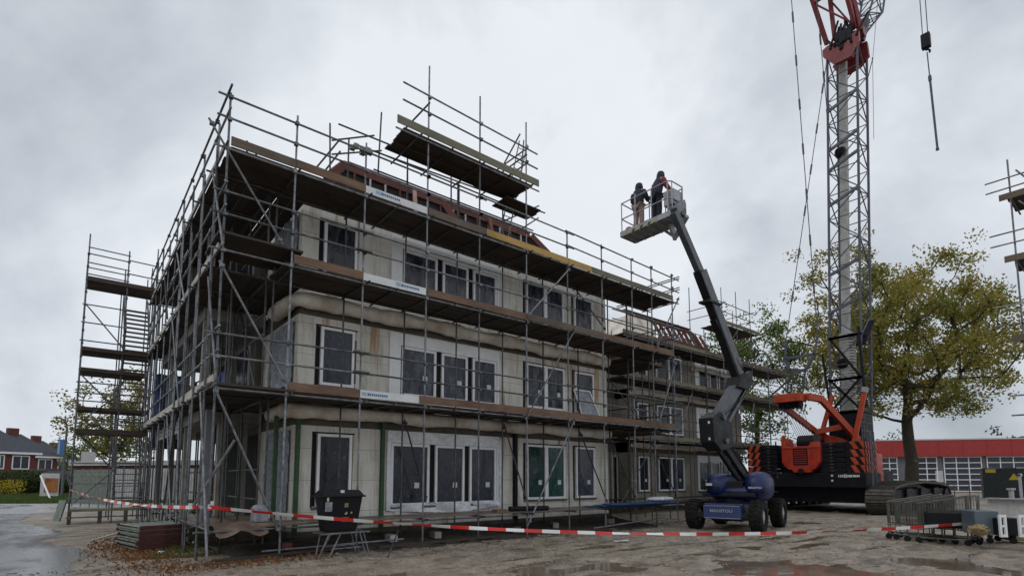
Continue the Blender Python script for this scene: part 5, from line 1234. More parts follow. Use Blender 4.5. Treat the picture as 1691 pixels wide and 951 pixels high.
tree('tree', at(1250, 46), atp(1250, 690, 46), atp(1238, 620, 46), (5.4, 5.0, 6.2), 80, 190, .22, 1.05, .26, 'leaf_green', 'fresh green tree seen through the scaffold of the set-back wing', seed=9, low=1.5)
tree('tree', at(190, 52), atp(190, 745, 52), atp(190, 692, 52), (3.6, 3.6, 4.4), 45, 110, .25, 1.0, .24, 'leaf_yellow', 'yellow-green tree behind the stair tower', seed=12, low=2.5)
tree('tree', at(160, 95), atp(160, 765, 95), atp(165, 752, 95), (7, 5, 4), 40, 60, .45, 1.6, .3, 'leaf_green', 'low green tree farther behind the stair tower', seed=15, low=1)
for px, d, rx, h, c, sd in ((1470, 110, 6, 8.5, 'round green treetop peeping over the red roof left of the oak trunk', 21), (1395, 105, 8, 9.5, 'green treetop behind the crane mast base', 22), (1570, 120, 5, 7, 'sparse pale treetop over the red roof right of the oak trunk', 23), (1688, 80, 3, 7.0, 'green treetop over the red roof at the right edge', 24)):
    b = at(px, d); tree('tree', b, (b[0], b[1], h*.55), (b[0], b[1], h*.72), (rx, rx, h*.33), 30 if sd != 23 else 10, 90, .5, 1.5, .3, 'hedge' if sd != 23 else 'leaf_green', c, group='treetops beyond the red building', seed=sd, low=2)
# ------------------------------------------------ red roofed hall
a = gnd(1330, 70.5); b = gnd(1800, 63); dr = (b-a).normalized(); nr = Vector((-dr.y, dr.x, 0)); 
if nr.dot(Fh) < 0: nr = -nr
HL = thing('garage_hall', ((a+b)/2), 'low grey hall with a red fascia and white gridded garage doors', 'building')
BH = Matrix(((dr.x, nr.x, 0, a.x), (dr.y, nr.y, 0, a.y), (0, 0, 1, 0), (0, 0, 0, 1))); Lh = (b-a).length
m = MB(BH); m.box(0, Lh, .3, 14, 0, 4.9); m.build('wall', 'greyclad', HL)
m = MB(BH); m.box(-.3, Lh+.3, -.3, 14.2, 4.35, 6.35); m.build('fascia', 'firered', HL)
m = MB(BH)
for k in range(1, 12): m.box(Lh*k/12-.02, Lh*k/12+.02, -.312, -.301, 4.36, 6.34)
m.build('cladding_joint', 'brick', HL)
m = MB(BH); m.box(-.35, Lh+.35, -.35, 14.25, 6.35, 6.5); m.build('roof_edge', 'offwhite', HL)
def xh(px):
    r = ray(px, 789); o = CAM-a; A = Matrix(((r.x, -dr.x), (r.y, -dr.y))); s_ = A.inverted() @ Vector((-o.x, -o.y)); return s_[1]
for x0p, x1p in ((1359, 1378), (1380, 1410), (1412, 1434), (1459, 1484), (1516, 1550), (1562, 1624), (1634, 1700), (1710, 1770)):
    x0, x1 = xh(x0p), xh(x1p); q = MB(BH); q.box(x0, x1, .22, .299, .1, 4.34, 1); n = 3 if x1-x0 > 3.5 else 2
    for k in range(n+1): xx = x0+(x1-x0)*k/n; q.box(xx-.05, xx+.05, .16, .218, .1, 4.34, 0)
    for k in range(7): z = .12+k*.69; q.box(x0, x1, .15, .158, z-.05, z+.05, 0)
    q.build('garage_door', ['white', 'glass'], HL)
q = MB(BH); x = xh(1553); q.box(x-.4, x+.4, .2, .29, 1.2, 2.6); q.build('notice_board', 'offwhite', HL)
# dark cabinet with yellow warning stickers
a2 = gnd(1623, 46); b2 = gnd(1760, 43); d2 = (b2-a2).normalized(); n2 = Vector((-d2.y, d2.x, 0)); n2 = n2 if n2.dot(Fh) > 0 else -n2
BC = Matrix(((d2.x, n2.x, 0, a2.x), (d2.y, n2.y, 0, a2.y), (0, 0, 1, 0), (0, 0, 0, 1)))
CB = thing('transformer_cabinet', ((a2+b2)/2), 'dark green site cabinet with yellow warning stickers in front of the hall', 'cabinet')
m = MB(BC); m.box(0, (b2-a2).length, 0, 2.2, 0, 2.55); bd = m.build('housing', 'cablack', CB, bevel=.04)
m = MB(BC); m.box(.2, .85, -.02, -.005, 2.15, 2.45); m.box(3.6, 4.4, -.02, -.005, 2.15, 2.45)
m.add([(1.6, -.015, 1.55), (2.3, -.015, 1.55), (1.95, -.015, 2.1)], [(0, 1, 2)]); m.build('warning_sticker', 'yellow', bd)
m = MB(BC); m.box(2.9, 2.94, -.03, -.01, .1, 2.5); m.build('door_seam', 'black', bd)
# rails in front of the hall
RL = thing('site_fence', gnd(1500, 50), 'low grey railing between the crane track and the hall', 'fence')
m = MB(); p0 = gnd(1440, 52); p1 = gnd(1625, 46)
for k in range(9):
    c = p0.lerp(p1, k/8); q = MB(); q.tube(c, c+UZ*1.25, .035, 6); q.build('post', 'wire', RL)
for z in (1.25, .7): q = MB(); q.tube(p0+UZ*z, p1+UZ*z, .03, 6); q.build('rail', 'wire', RL)
# grey vehicle-like trailer deck behind the dolly
TL = thing('low_wall_panel', gnd(1668, 26), 'pale grey slatted panel lying behind the trolley at the right edge', 'panel')
p0 = gnd(1628, 24); p1 = gnd(1740, 22); m = MB(); m.beam(p0+UZ*.82, p1+UZ*.82, .5, .05); m.build('top', 'rim', TL)
for k in range(12): c = p0.lerp(p1, (k+.5)/12); q = MB(); q.beam(c+UZ*.05, c+UZ*.78, .22, .04); q.build('slat', 'offwhite', TL)
# ------------------------------------------------ houses on the left
def house(px, dep, rot, label, w_=8.5, d_=9, eave=5.2, ridge=8.9):
    b = gnd(px, dep); X = rigid(b.x, b.y, 0, rot)
    H = thing('house', b, label, 'house', 'brick houses along the street')
    m = MB(X); m.box(-w_/2, w_/2, -d_/2, d_/2, 0, eave); m.build('wall', 'brick', H)
    o = .5; m = MB(X); v = [(-w_/2-o, -d_/2-o, eave), (w_/2+o, -d_/2-o, eave), (w_/2+o, d_/2+o, eave), (-w_/2-o, d_/2+o, eave), (-w_*.14, 0, ridge), (w_*.14, 0, ridge)]
    m.add(v, [(0, 1, 5, 4), (1, 2, 5), (2, 3, 4, 5), (3, 0, 4), (3, 2, 1, 0)]); rf = m.build('roof', 'slate', H)
    m = MB(X); m.box(-.7, .7, -.4, .4, ridge-.8, ridge+.9); m.build('chimney', 'brick', rf)
    m = MB(X); m.box(-w_/2-o-.05, w_/2+o+.05, -d_/2-o-.05, -d_/2-o+.1, eave-.25, eave+.03); m.box(w_/2+o-.1, w_/2+o+.05, -d_/2-o-.048, d_/2+o, eave-.25, eave+.03); m.build('gutter', 'white', H)
    for (x0, x1, z0, z1) in ((-3.6, -1.8, 2.9, 4.8), (-.2, .8, 2.9, 4.8), (1.6, 3.6, 2.9, 4.8), (-3.6, -1.2, .4, 2.3), (1.2, 3.4, .4, 2.3)):
        m = MB(X); m.box(x0, x1, -d_/2-.06, -d_/2-.01, z0, z1); f = m.build('window', 'white', H); m = MB(X); m.box(x0+.15, (x0+x1)/2-.06, -d_/2-.08, -d_/2-.065, z0+.15, z1-.15); m.box((x0+x1)/2+.06, x1-.15, -d_/2-.08, -d_/2-.065, z0+.15, z1-.15); m.build('pane', 'glass', f)
    for (y0, y1, z0, z1) in ((-3.2, -1.2, 2.9, 4.8), (1, 3, 2.9, 4.8), (-3, 2, .4, 2.3)):
        m = MB(X); m.box(w_/2+.01, w_/2+.06, y0, y1, z0, z1); f = m.build('window', 'white', H); m = MB(X); m.box(w_/2+.065, w_/2+.08, y0+.15, (y0+y1)/2-.06, z0+.15, z1-.15); m.box(w_/2+.065, w_/2+.08, (y0+y1)/2+.06, y1-.15, z0+.15, z1-.15); m.build('pane', 'glass', f)
    return H
house(-38, 74, 28, 'nearest brick house with dark roof, cut by the left edge of the photo'); house(14, 88, 28, 'second brick house with a dark hipped roof and square chimney'); house(54, 104, 28, 'third brick house, its chimney just right of the second'); house(84, 124, 28, 'farthest brick house, just left of the lamp post')
# low brick building behind tower
p0 = gnd(118, 62); p1 = gnd(335, 58); LB = thing('low_building', (p0+p1)/2, 'low brick building with a pale roof edge behind the stair tower', 'building')
m = MB(); c = (p0+p1)/2; d = (p1-p0).normalized(); nn = Vector((-d.y, d.x, 0)); BB = Matrix(((d.x, nn.x, 0, p0.x), (d.y, nn.y, 0, p0.y), (0, 0, 1, 0), (0, 0, 0, 1))); Lb = (p1-p0).length
m = MB(BB); m.box(0, Lb, 0, 6, 0, 3.1); m.build('wall', 'brick', LB); m = MB(BB); m.box(-.2, Lb+.2, -.3, 6.2, 3.1, 3.6); m.build('roof', 'offwhite', LB)
# garages + advert board
p0 = gnd(48, 80); p1 = gnd(112, 66); GR = thing('garage_row', (p0+p1)/2, 'row of grey garages in front of the brick houses', 'building'); q = MB(); q.beam(p0+UZ*1.3, p1+UZ*1.3, 4, 2.6); q.build('wall', 'greyclad', GR); q = MB(); q.beam(p0+UZ*2.7, p1+UZ*2.7, 4.4, .25); q.build('roof', 'conc_dark', GR)
AB = thing('advert_board', gnd(83, 47), 'white framed board with an orange-brown picture standing on the verge', 'sign')
p0, p1 = gnd(68, 46), gnd(98, 46); m = MB(); m.beam(p0+UZ*1.15, p1+UZ*1.15, .06, 1.9); m.build('frame', 'offwhite', AB)
c0 = p0.lerp(p1, .25)-Fh*.06; c1 = p0.lerp(p1, .97)-Fh*.06; m = MB(); m.beam(c0+UZ*1.1, c1+UZ*1.1, .03, 1.2); m.build('picture', 'picture', AB)
m = MB(); m.tube(gnd(70, 46)+UZ*1.9-Fh*.2, gnd(86, 44), .07, 6); m.build('prop', 'white', AB)
# street lamp
g0 = gnd(104, 52); SL = thing('street_lamp', g0, 'curved street lamp with a blue banner by the road', 'street lamp')
m = MB(); m.tube(g0, g0+UZ*3.6, .1, 8); m.build('base_post', 'greyclad', SL); m = MB(); pts = [g0+UZ*3.5, g0+UZ*6.6, g0+UZ*7.2-Rh*.25, g0+UZ*7.5-Rh*.8]; m.path(pts, .09, 8); m.build('pole', 'wire', SL)
m = MB(); m.ell(tuple(g0+UZ*7.5-Rh*1.0), (.35, .25, .09)); m.build('lamp_head', 'wire', SL)
m = MB(); m.beam(g0+UZ*4.65-Rh*.75, g0+UZ*4.65-Rh*.12, .03, 1.5); bn = m.build('banner', 'blue_sign', SL); m = MB(); m.beam(g0+UZ*4.65-Rh*.72-Fh*.03, g0+UZ*4.65-Rh*.5-Fh*.03, .01, 1.3); m.build('banner_print', 'lightblue', bn)
# hedge, flowers, grass
def strip_leaves(name, p0, p1, wid, h0, h1, n, size, mat, label, kindtag=True, cat='hedge'):
    t = rng.random(n)[:, None]; A = np.array(p0)*(1-t)+np.array(p1)*t; P = A+np.array(Fh)*((rng.random(n)-.5)*wid)[:, None]; hh = h0+(h1-h0)*(.5+.5*np.sin(t[:, 0]*23)*np.cos(t[:, 0]*57)); P[:, 2] = rng.random(n)**.7*hh
    return tag(leafmesh(name, leaves(P, 1, .01, size), mat, None, tuple(p0)), label, cat)
strip_leaves('hedge', gnd(-60, 62), gnd(60, 58), 4, 1.4, 2.6, 26000, .22, 'hedge', 'dark green hedge and shrubs in front of the brick houses')
strip_leaves('hedge', gnd(95, 60), gnd(175, 60), 3, .8, 2.0, 9000, .22, 'hedge', 'green shrubs between the lamp post and the stair tower')
strip_leaves('flowering_shrub', gnd(-20, 56), gnd(38, 55), 1.5, 1.2, 1.7, 700, .14, 'flower', 'yellow flowering shrub before the hedge', cat='shrub')
strip_leaves('hedge', gnd(1300, 60), gnd(1420, 58), 2, .8, 1.6, 6000, .2, 'hedge', 'low green growth in front of the hall behind the crane')
N = 60000; u = rng.random(N)*1.0; P = np.zeros((N, 3))
for k in range(1): 
    t = rng.random(N); dpt = 37+28*rng.random(N)**1.3; px = -80+600*t
    s_ = (px-CX)/FPX*dpt; P[:, 0] = CAM.x+Fh.x*dpt+Rh.x*s_; P[:, 1] = CAM.y+Fh.y*dpt+Rh.y*s_
Q = np.zeros((N*3, 3)); hh = .10+.12*rng.random(N); dx = rng.normal(size=(N, 2))*.05
ang = rng.random(N)*6.28; wx = .02*np.cos(ang); wy = .02*np.sin(ang)
V = np.zeros((N, 4, 3)); V[:, :, :] = P[:, None, :]; V[:, 0, 0] -= wx; V[:, 0, 1] -= wy; V[:, 1, 0] += wx; V[:, 1, 1] += wy; V[:, 2, :2] += dx; V[:, 2, 2] = hh; V[:, 3, :2] += dx; V[:, 3, 2] = hh; V[:, 3, 0] -= wx*.3
o = leafmesh('grass', V.reshape(-1, 3), 'grass', None, tuple(P[0])); tag(o, 'green grass on the verge beyond the wet road', 'grass', kind='stuff')
# fences behind the tower
def panel_fence(px0, px1, dep0, dep1, z0, z1, mat, label, n, name, slat=False):
    p0 = gnd(px0, dep0); p1 = gnd(px1, dep1); F_ = thing(name, (p0+p1)/2, label, 'fence')
    for k in range(n):
        a = p0.lerp(p1, k/n); b = p0.lerp(p1, (k+1)/n); q = MB(); L_ = (b-a).length
        if slat:
            for j in range(8): c = a.lerp(b, (j+.5)/8); q.beam(c+UZ*z0, c+UZ*z1, L_/8*.6, .03, up=Fh)
            q.beam(a+UZ*(z1-.3), b+UZ*(z1-.3), .05, .08); q.beam(a+UZ*(z0+.3), b+UZ*(z0+.3), .05, .08)
        else:
            for j in range(10): c = a.lerp(b, j/10); e = a.lerp(b, (j+1)/10); off = Fh*(.03 if j % 2 else 0); q.add([c+UZ*z0+off, e+UZ*z0+off, e+UZ*z1+off, c+UZ*z1+off, c+UZ*z0+off+Fh*.03, e+UZ*z0+off+Fh*.03, e+UZ*z1+off+Fh*.03, c+UZ*z1+off+Fh*.03], [(0, 1, 2, 3), (7, 6, 5, 4), (3, 2, 6, 7), (0, 4, 5, 1), (0, 3, 7, 4), (1, 5, 6, 2)])
        q.build('panel', mat, F_)
        q = MB(); q.tube(a, a+UZ*(z1+.08), .03, 6); q.build('post', 'wire', F_)
panel_fence(183, 345, 30, 31, .5, 2.25, 'offwhite', 'pale corrugated site fence behind the stair tower and the open ground floor', 8, 'site_fence')
panel_fence(122, 181, 33, 31, .2, 2.2, 'palgreen', 'grey timber picket fence left of the pale site fence', 4, 'picket_fence', True)
q = MB(); p = gnd(143, 29); q.box(p.x-.3, p.x+.3, p.y-.03, p.y+.03, 2.4, 3.1); 
tag(q.build('site_sign', 'sticker'), 'white sign above the picket fence', 'sign')
# ------------------------------------------------ things lying about
# bin on a trestle
TR = thing('trestle', (2.5, -.75, 0), 'folding metal trestle carrying the black bin', 'trestle')
for y in (-1.0, -.42):
    m = MB(); z = .52
    m.tube((1.85, y, z), (3.12, y, z), .02, 8)
    for a, b in (((2.05, z), (1.78 if y < -.7 else 1.95, .01)), ((2.35, z), (2.05, .01)), ((2.85, z), (3.02, .01)), ((2.95, z), (3.12, .01))): m.tube((a[0], y, a[1]), (b[0], y+(-.03 if y < -.7 else .03), b[1]), .019, 8)
    m.tube((2.12, y, .2), (2.95, y, .2), .013, 6); m.build('leg_frame', 'tube', TR)
for x in (1.9, 3.05): m = MB(); m.tube((x, -1.0, .52), (x, -.42, .52), .018, 8); m.build('cross_bar', 'tube', TR)
BN = thing('wheeled_bin', (2.47, -.7, .55), 'large black plastic bin marked 3, standing on a trestle', 'bin')
m = MB(); b0 = [(2.02, -1.0), (2.92, -1.0), (2.92, -.4), (2.02, -.4)]; t0 = [(1.88, -1.1), (3.06, -1.1), (3.06, -.3), (1.88, -.3)]; zb, zt = .55, 1.30
m.add([(x, y, zb) for x, y in b0]+[(x, y, zt) for x, y in t0], [(3, 2, 1, 0), (0, 1, 5, 4), (1, 2, 6, 5), (2, 3, 7, 6), (3, 0, 4, 7), (4, 5, 6, 7)]); bd = m.build('body', 'binblack', BN, bevel=.03)
m = MB(); m.box(1.80, 3.14, -1.17, -.24, 1.29, 1.325); m.add([(1.84, -1.13, 1.325), (3.10, -1.13, 1.325), (3.10, -.28, 1.325), (1.84, -.28, 1.325), (1.95, -1.0, 1.44), (2.99, -1.0, 1.44), (2.99, -.4, 1.44), (1.95, -.4, 1.44)], [(0, 1, 5, 4), (1, 2, 6, 5), (2, 3, 7, 6), (3, 0, 4, 7), (4, 5, 6, 7)])
ld_ = m.build('lid', 'binblack', BN, bevel=.02)
m = MB(); m.box(2.40, 2.50, -1.10, -1.02, 1.38, 1.44); m.build('catch', 'sticker', ld_)
fr = lambda x, z: (x, -1.1+(zt-z)/(zt-zb)*.10-.012, z)
def decal(x0, x1, z0, z1): m = MB(); m.add([fr(x0, z0), fr(x1, z0), fr(x1, z1), fr(x0, z1)], [(0, 1, 2, 3)]); return m
decal(1.96, 2.16, .99, 1.19).build('label', 'film_grey', bd); decal(2.0, 2.06, 1.21, 1.29).build('label', 'sticker', bd); decal(2.52, 2.63, 1.07, 1.16).build('label', 'tan', bd); decal(2.47, 2.66, .76, .86).build('label', 'tape_red', bd); decal(2.49, 2.64, .78, .84).xf
m = MB(); m.text('3', .15, fr(2.54, .92), (1, 0, 0), (0, .13, .99), width=.075); m.build('number', 'sticker', bd)
decal(2.71, 2.76, .93, .97).build('label', 'yellow', bd)
for x in (2.1, 2.84): q = MB(); q.tube((x, -.5, .6), (x+.05, -.5, .6), .06, 10); q.build('caster', 'rubber', BN)
BN.scale = (.76, .62, 1); BN.location.x -= .06; TR.scale = (.85, .85, 1)
# black hoist/seal sausage on the deck, block
q = MB(); q.tube((7.9, .1, .80), (9.35, .0, .78), .075, 10); tag(q.build('insulation_roll', 'black'), 'black wrapped bundle lying on the ground deck below the wide window', 'bundle')
q = MB(); q.box(7.4, 7.75, .05, .3, .70, .80); tag(q.build('timber_block', 'toe_brown'), 'short timber offcut left of the black bundle on the deck', 'timber')
q = MB(); q.box(1.1, 1.4, .9, 1.3, .70, 1.02); q.ell((1.25, 1.1, 1.02), (.18, .2, .08), 12, 6); tag(q.build('sack', 'film_grey', smooth=False, bevel=.04), 'dirty grey sack standing on the ground deck near the corner', 'sack')
for k in range(3): 
    c0 = Vector((11.6+k*.15, .3-k*.25, .72+k*.05)); m = MB(); m.beam(c0, c0+Vector((3.4, -.25, 0)), .5, .035); tag(m.build('foam_board', 'blue_sheet'), ['blue insulation board lying lowest on the deck below the entrance', 'blue insulation board in the middle of the stack on the deck', 'blue insulation board on top of the stack on the deck'][k], 'board', 'blue boards on the ground deck')
m = MB(); m.ell((14.9, -.2, .93), (.7, .3, .09), 12, 6, 0, .8); tag(m.build('plastic_bag', 'film'), 'crumpled pale plastic on top of the blue boards', 'plastic')
M['bar_light'] = simple('wet_galvanised_bar', (.36, .39, .36), .45, .3, .3, 6)  # shade of the gaps put into colour: top bars paler than lower ones
# pallet stack
PX = rigid(-.55, 3.75, 0, 12)
for k in range(5):
    R1 = thing('steel_grating', (-.55, 3.75, .02+k*.115), ['red and grey rusty grating at the bottom of the stack', 'second grating from the ground in the stack', 'middle grating of the stack beside the scaffold', 'fourth grating from the ground in the stack', 'grey green barred grating on top of the stack'][k], 'grating', 'stacked gratings beside the scaffold')
    X = rigid(-.55+random.uniform(-.03, .03), 3.75, .03+k*.115, 12+random.uniform(-1.5, 1.5))
    m = MB(X); m.box(-.52, .52, -.78, -.72, 0, .098); m.build('end_plate', 'palred', R1); m = MB(X); m.box(-.52, .52, .72, .78, 0, .098); m.build('end_plate', 'palred', R1)
    m = MB(X)
    for j in range(8): x = -.47+j*.134; m.beam((x, -.72, .08), (x, .72, .08), .03, .03)
    m.build('bars', 'bar_light' if k == 4 else 'palgreen', R1)
    m = MB(X); m.box(-.52, -.50, -.72, .72, .0, .035); m.box(.50, .52, -.72, .72, 0, .08); m.build('side_bar', 'palgreen', R1)
# loose tubes and boards on the ground
def stick(name, a, b, r, mat, label, cat, box=False, group=None):
    a = Vector(a); b = Vector(b); m = MB()
    if box: m.beam(a, b, r*3, r)
    else: m.tube(a, b, r, 8)
    return tag(m.build(name, mat), label, cat, group)
stick('plank', tuple(hit(148, 893, Z=.03)), tuple(hit(196, 879, Z=.15)), .03, 'toe_pale', 'pale thin plank lying in the leaves left of the grating stack', 'plank', True)
stick('loose_tube', (1.1, .25, .12), (4.2, -.35, .22), .025, 'tube', 'loose grey tube lying under the low deck left of the trestle', 'tube')
stick('loose_tube', (10.8, -.6, .12), (15.0, -.3, .25), .025, 'tube', 'long loose tube on the ground left of the boom lift', 'tube')
stick('plank', (.1, -.1, .05), (3.0, .15, .07), .05, 'deck', 'dark plank on the ground below the corner deck', 'plank', True)
stick('plank', (3.6, -.2, .05), (7.2, -.1, .06), .05, 'deck', 'dark plank on the ground below the wide window', 'plank', True)
stick('loose_tube', (-.1, .9, .35), (.45, 1.9, .05), .025, 'tube', 'short tube leaning on the ground inside the scaffold corner', 'tube')
stick('plank', tuple(hit(72, 856, Z=.05)), tuple(hit(98, 857, Z=.05)), .04, 'toe_pale', 'short pale board on the wet ground left of the stair tower', 'plank', True)
stick('metal_prop', tuple(hit(640, 920, Z=.0)), tuple(hit(658, 875, Y=-.6)), .018, 'tube', 'single slanted metal leg propping the tape right of the bin', 'prop')
# trolleys / wire cages on the right
def cage(x, y, rot, label):
    X = rigid(x, y, 0, rot); Cg = thing('wire_trolley', (x, y, 0), label, 'trolley', 'nested wire trolleys at the right edge')
    m = MB(X)
    def fr_(p, q, r=.014): m.tube(p, q, r, 6)
    w, l, h = .36, .5, 1.25
    for sx in (-w, w):
        fr_((sx, -l, .12), (sx*.92, -l-.05, h), .018); fr_((sx, l, .12), (sx*.95, l, h-.25), .014); fr_((sx, -l, h), (sx, l, h-.22)); fr_((sx, -l, .38), (sx, l, .42)); fr_((sx, -l, .14), (sx, l, .14), .018)
    for y in (-l, l): fr_((-w, y, .14), (w, y, .14)); fr_((-w, y, .4), (w, y, .4)); fr_((-w, y, h if y < 0 else h-.22), (w, y, h if y < 0 else h-.22), .018)
    m.build('frame', 'wire', Cg)
    m = MB(X)
    for k in range(17):
        u = -l+2*l*k/16
        for sx in (-w, w): m.tube((sx, u, .4), (sx, u, h-.02-.2*(u+l)/(2*l)), .0065, 4, cap=False)
        m.tube((-w, u, .4), (w, u, .4), .0065, 4, cap=False)
    for k in range(11):
        u = -w+2*w*k/10
        for yy, hh in ((-l, h), (l, h-.22)): m.tube((u, yy, .4), (u, yy, hh), .0065, 4, cap=False)
    for z in (.52, .66, .8):
        for sx in (-w, w): m.tube((sx, -l, z), (sx, l, z), .0065, 4, cap=False)
        for yy in (-l, l): m.tube((-w, yy, z), (w, yy, z), .0065, 4, cap=False)
    m.build('mesh', 'wire', Cg)
    for sx in (-w, w):
        for yy in (-l, l): q = MB(X); q.tube((sx-.02, yy, .08), (sx+.02, yy, .08), .08, 12); q.build('wheel', 'rubber', Cg)
cg = [hit(1532, 893, Z=0), hit(1548, 895, Z=0), hit(1566, 898, Z=0), hit(1592, 901, Z=0), hit(1608, 899, Z=0)]
for k, (c, l_) in enumerate(zip(cg, ('leftmost of the rusty wire trolleys nested at the right', 'second wire trolley from the left', 'middle wire trolley of the nested row', 'fourth wire trolley from the left', 'last wire trolley, next to the grey boxes'))): cage(c.x+.35, c.y+.45, [12, 8, 14, 5, 9][k], l_)
m = MB(rigid(cg[3].x+.2, cg[3].y+.3, .45, 10)); m.box(-.4, .4, -.5, .5, 0, .42); tag(m.build('wire_bundle', 'binblack', bevel=.06), 'dark crate standing inside the wire trolleys', 'crate')
DL = thing('dolly', tuple(hit(1654, 897, Z=0)), 'grey metal dolly on casters carrying slate grey boxes', 'dolly')
c = hit(1654, 897, Z=0); dx = Vector((.62, -.79, 0)).normalized(); DX = Matrix(((dx.x, .79, 0, c.x), (dx.y, .62, 0, c.y), (0, 0, 1, 0), (0, 0, 0, 1)))
m = MB(DX); m.box(-.32, .36, -.1, .7, .30, .36); m.box(-.32, .36, -.12, -.1, .22, .36); m.build('platform', 'rim', DL, bevel=.01)
for x in (-.26, .26):
    for y in (-.02, .6): m = MB(DX); m.tube((x, y-.02, .08), (x, y+.02, .08), .08, 14); m.box(x-.04, x+.04, y-.05, y+.05, .16, .30); m.build('caster', 'rubber', DL)
def crate(px, py, z, sx, sy, sz, mat, label, white=True):
    c = hit(px, py, Z=z); X = Matrix(((dx.x, .79, 0, c.x), (dx.y, .62, 0, c.y), (0, 0, 1, z), (0, 0, 0, 1))); m = MB(X); m.box(-sx/2, sx/2, 0, sy, 0, sz); o = m.build('crate', mat, bevel=.02); tag(o, label, 'crate', None)
    return o, X
o, X = crate(1632, 882, .37, .50, .55, .55, 'grey_box', 'slate grey crate on the dolly at the right edge')
m = MB(X); m.box(.19, .30, -.03, -.005, .02, .42); f = m.build('corner_bracket', 'rim', o); 
o, X = crate(1668, 884, .37, .42, .5, .40, 'binblack', 'black crate right of the slate grey crate on the dolly')
o, X = crate(1700, 884, .36, .4, .5, .42, 'rim', 'pale grey crate cut by the right edge')
o, X = crate(1690, 893, .05, .5, .6, .30, 'tan', 'tan box on the ground beside the dolly')
def lumpy(name, c, r, mat, label, cat):
    m = MB(); m.ell((0, 0, 0), (1, 1, 1), 14, 9); vv = []
    for v in m.v:
        k = 1+.22*math.sin(v[0]*7+v[2]*5)+.18*math.sin(v[1]*9-v[0]*4)+random.uniform(-.06, .06); vv.append((c[0]+v[0]*r[0]*k, c[1]+v[1]*r[1]*k, c[2]+v[2]*r[2]*k))
    m.v = vv; return tag(m.build(name, mat, smooth=False), label, cat)
lumpy('rag_bundle', hit(1617, 874, Z=.55), (.15, .17, .11), 'tan', 'crumpled pale brown sacking between the wire trolleys and the grey crate', 'sacking')
lumpy('strap_pile', hit(1650, 864, X=16.5), (.22, .18, .07), 'black', 'heap of black straps on top of the slate grey crate', 'straps')
lumpy('strap_pile', hit(1676, 868, X=16.6), (.20, .18, .08), 'sleeve_red', 'dark red straps heaped on the black crate', 'straps')
m = MB(); c = hit(1665, 858, X=16.6)
for k in range(7): m.tube(c+Vector((-.1, -.3+k*.07, .0)), c+Vector((.5, -.5+k*.09, .02+.02*(k % 2))), .022, 8)
tag(m.build('pipe_bundle', 'tube'), 'short grey tubes lying across the crates at the right edge', 'tubes')
for px, lb in ((1656, 'pale upright bracket between the slate grey and the black crate'), (1688, 'pale upright bracket at the right edge of the photo')):
    c = hit(px, 886, Z=.37); X = Matrix(((dx.x, .79, 0, c.x), (dx.y, .62, 0, c.y), (0, 0, 1, .37), (0, 0, 0, 1))); m = MB(X); m.box(-.07, -.03, -.06, .0, 0, .5); m.box(.03, .07, -.06, .0, 0, .5); m.box(-.03, .03, -.05, -.01, .0, .06); m.box(-.03, .03, -.05, -.01, .44, .5); m.box(-.03, .03, -.05, -.01, .22, .27); tag(m.build('bracket', 'white'), lb, 'bracket')
# bollards and white posts far right
m = MB(); c = gnd(1668, 30); m.tube(c, c+UZ*1.05, .12, 10); m.tube(c+UZ*1.05, c+UZ*1.15, .2, 10); tag(m.build('bollard', 'rim'), 'short pale post in front of the dark cabinet', 'post')
m = MB(); c = gnd(1684, 30); m.box(c.x-.06, c.x+.06, c.y-.06, c.y+.06, 0, 1.9); m.box(c.x-.06, c.x+.5, c.y-.05, c.y+.05, 1.8, 1.95); tag(m.build('signpost', 'rim'), 'pale angled post at the right edge before the cabinet', 'post')
# tape
def tape(pts, seg, w, label):
    w = w*.9
    P = []
    for (a, b, sag) in zip(pts[:-1], pts[1:], SAG):
        a = Vector(a); b = Vector(b); n = max(6, int((b-a).length/(seg/3)))
        for i in range(n): t = i/n; P.append(a.lerp(b, t)-UZ*(4*sag*t*(1-t)))
    P.append(Vector(pts[-1]))
    m = MB(); s_ = 0
    for i in range(len(P)-1):
        L_ = (P[i+1]-P[i]).length; c_ = int(s_/seg) % 2
        tw = .7*math.sin(s_*.55)+.45*math.sin(s_*1.9); tw2 = .7*math.sin((s_+L_)*.55)+.45*math.sin((s_+L_)*1.9)
        d = (P[i+1]-P[i]).normalized(); sd = d.cross(UZ)
        u0 = (UZ*math.cos(tw)+sd*math.sin(tw))*w/2; u1 = (UZ*math.cos(tw2)+sd*math.sin(tw2))*w/2; th = d.cross(u0).normalized()*.0015
        m.add([P[i]-u0-th, P[i+1]-u1-th, P[i+1]+u1-th, P[i]+u0-th, P[i]-u0+th, P[i+1]-u1+th, P[i+1]+u1+th, P[i]+u0+th], [(0, 1, 2, 3), (7, 6, 5, 4), (0, 4, 5, 1), (3, 2, 6, 7)], c_)
        s_ += L_
    tag(m.build('barrier_tape', ['tape_red', 'tape_white']), label, 'barrier tape')
SAG = [.18]
tape([(-2.15, 13.4, 1.28), (-.05, -.05, 1.12)], .40, .085, 'red and white tape from the stair tower to the scaffold corner')
SAG = [.42, .02]
pe = hit(1640, 860, X=15.9); tape([(0, -.08, 1.12), tuple(pe), tuple(hit(1720, 851, X=17.5))], .40, .085, 'red and white tape running from the scaffold corner past the boom lift')
m = MB()
for k in range(5): a_ = Vector((0, -.07, 1.12)); m.beam(a_+Vector((random.uniform(-.04, .04), 0, random.uniform(-.04, .05))), a_+Vector((random.uniform(-.03, .12), -.02, random.uniform(-.2, .12))), .06, .01, k % 2)
tag(m.build('tape_knot', ['tape_white', 'tape_red']), 'knotted tape end on the corner pole', 'tape')
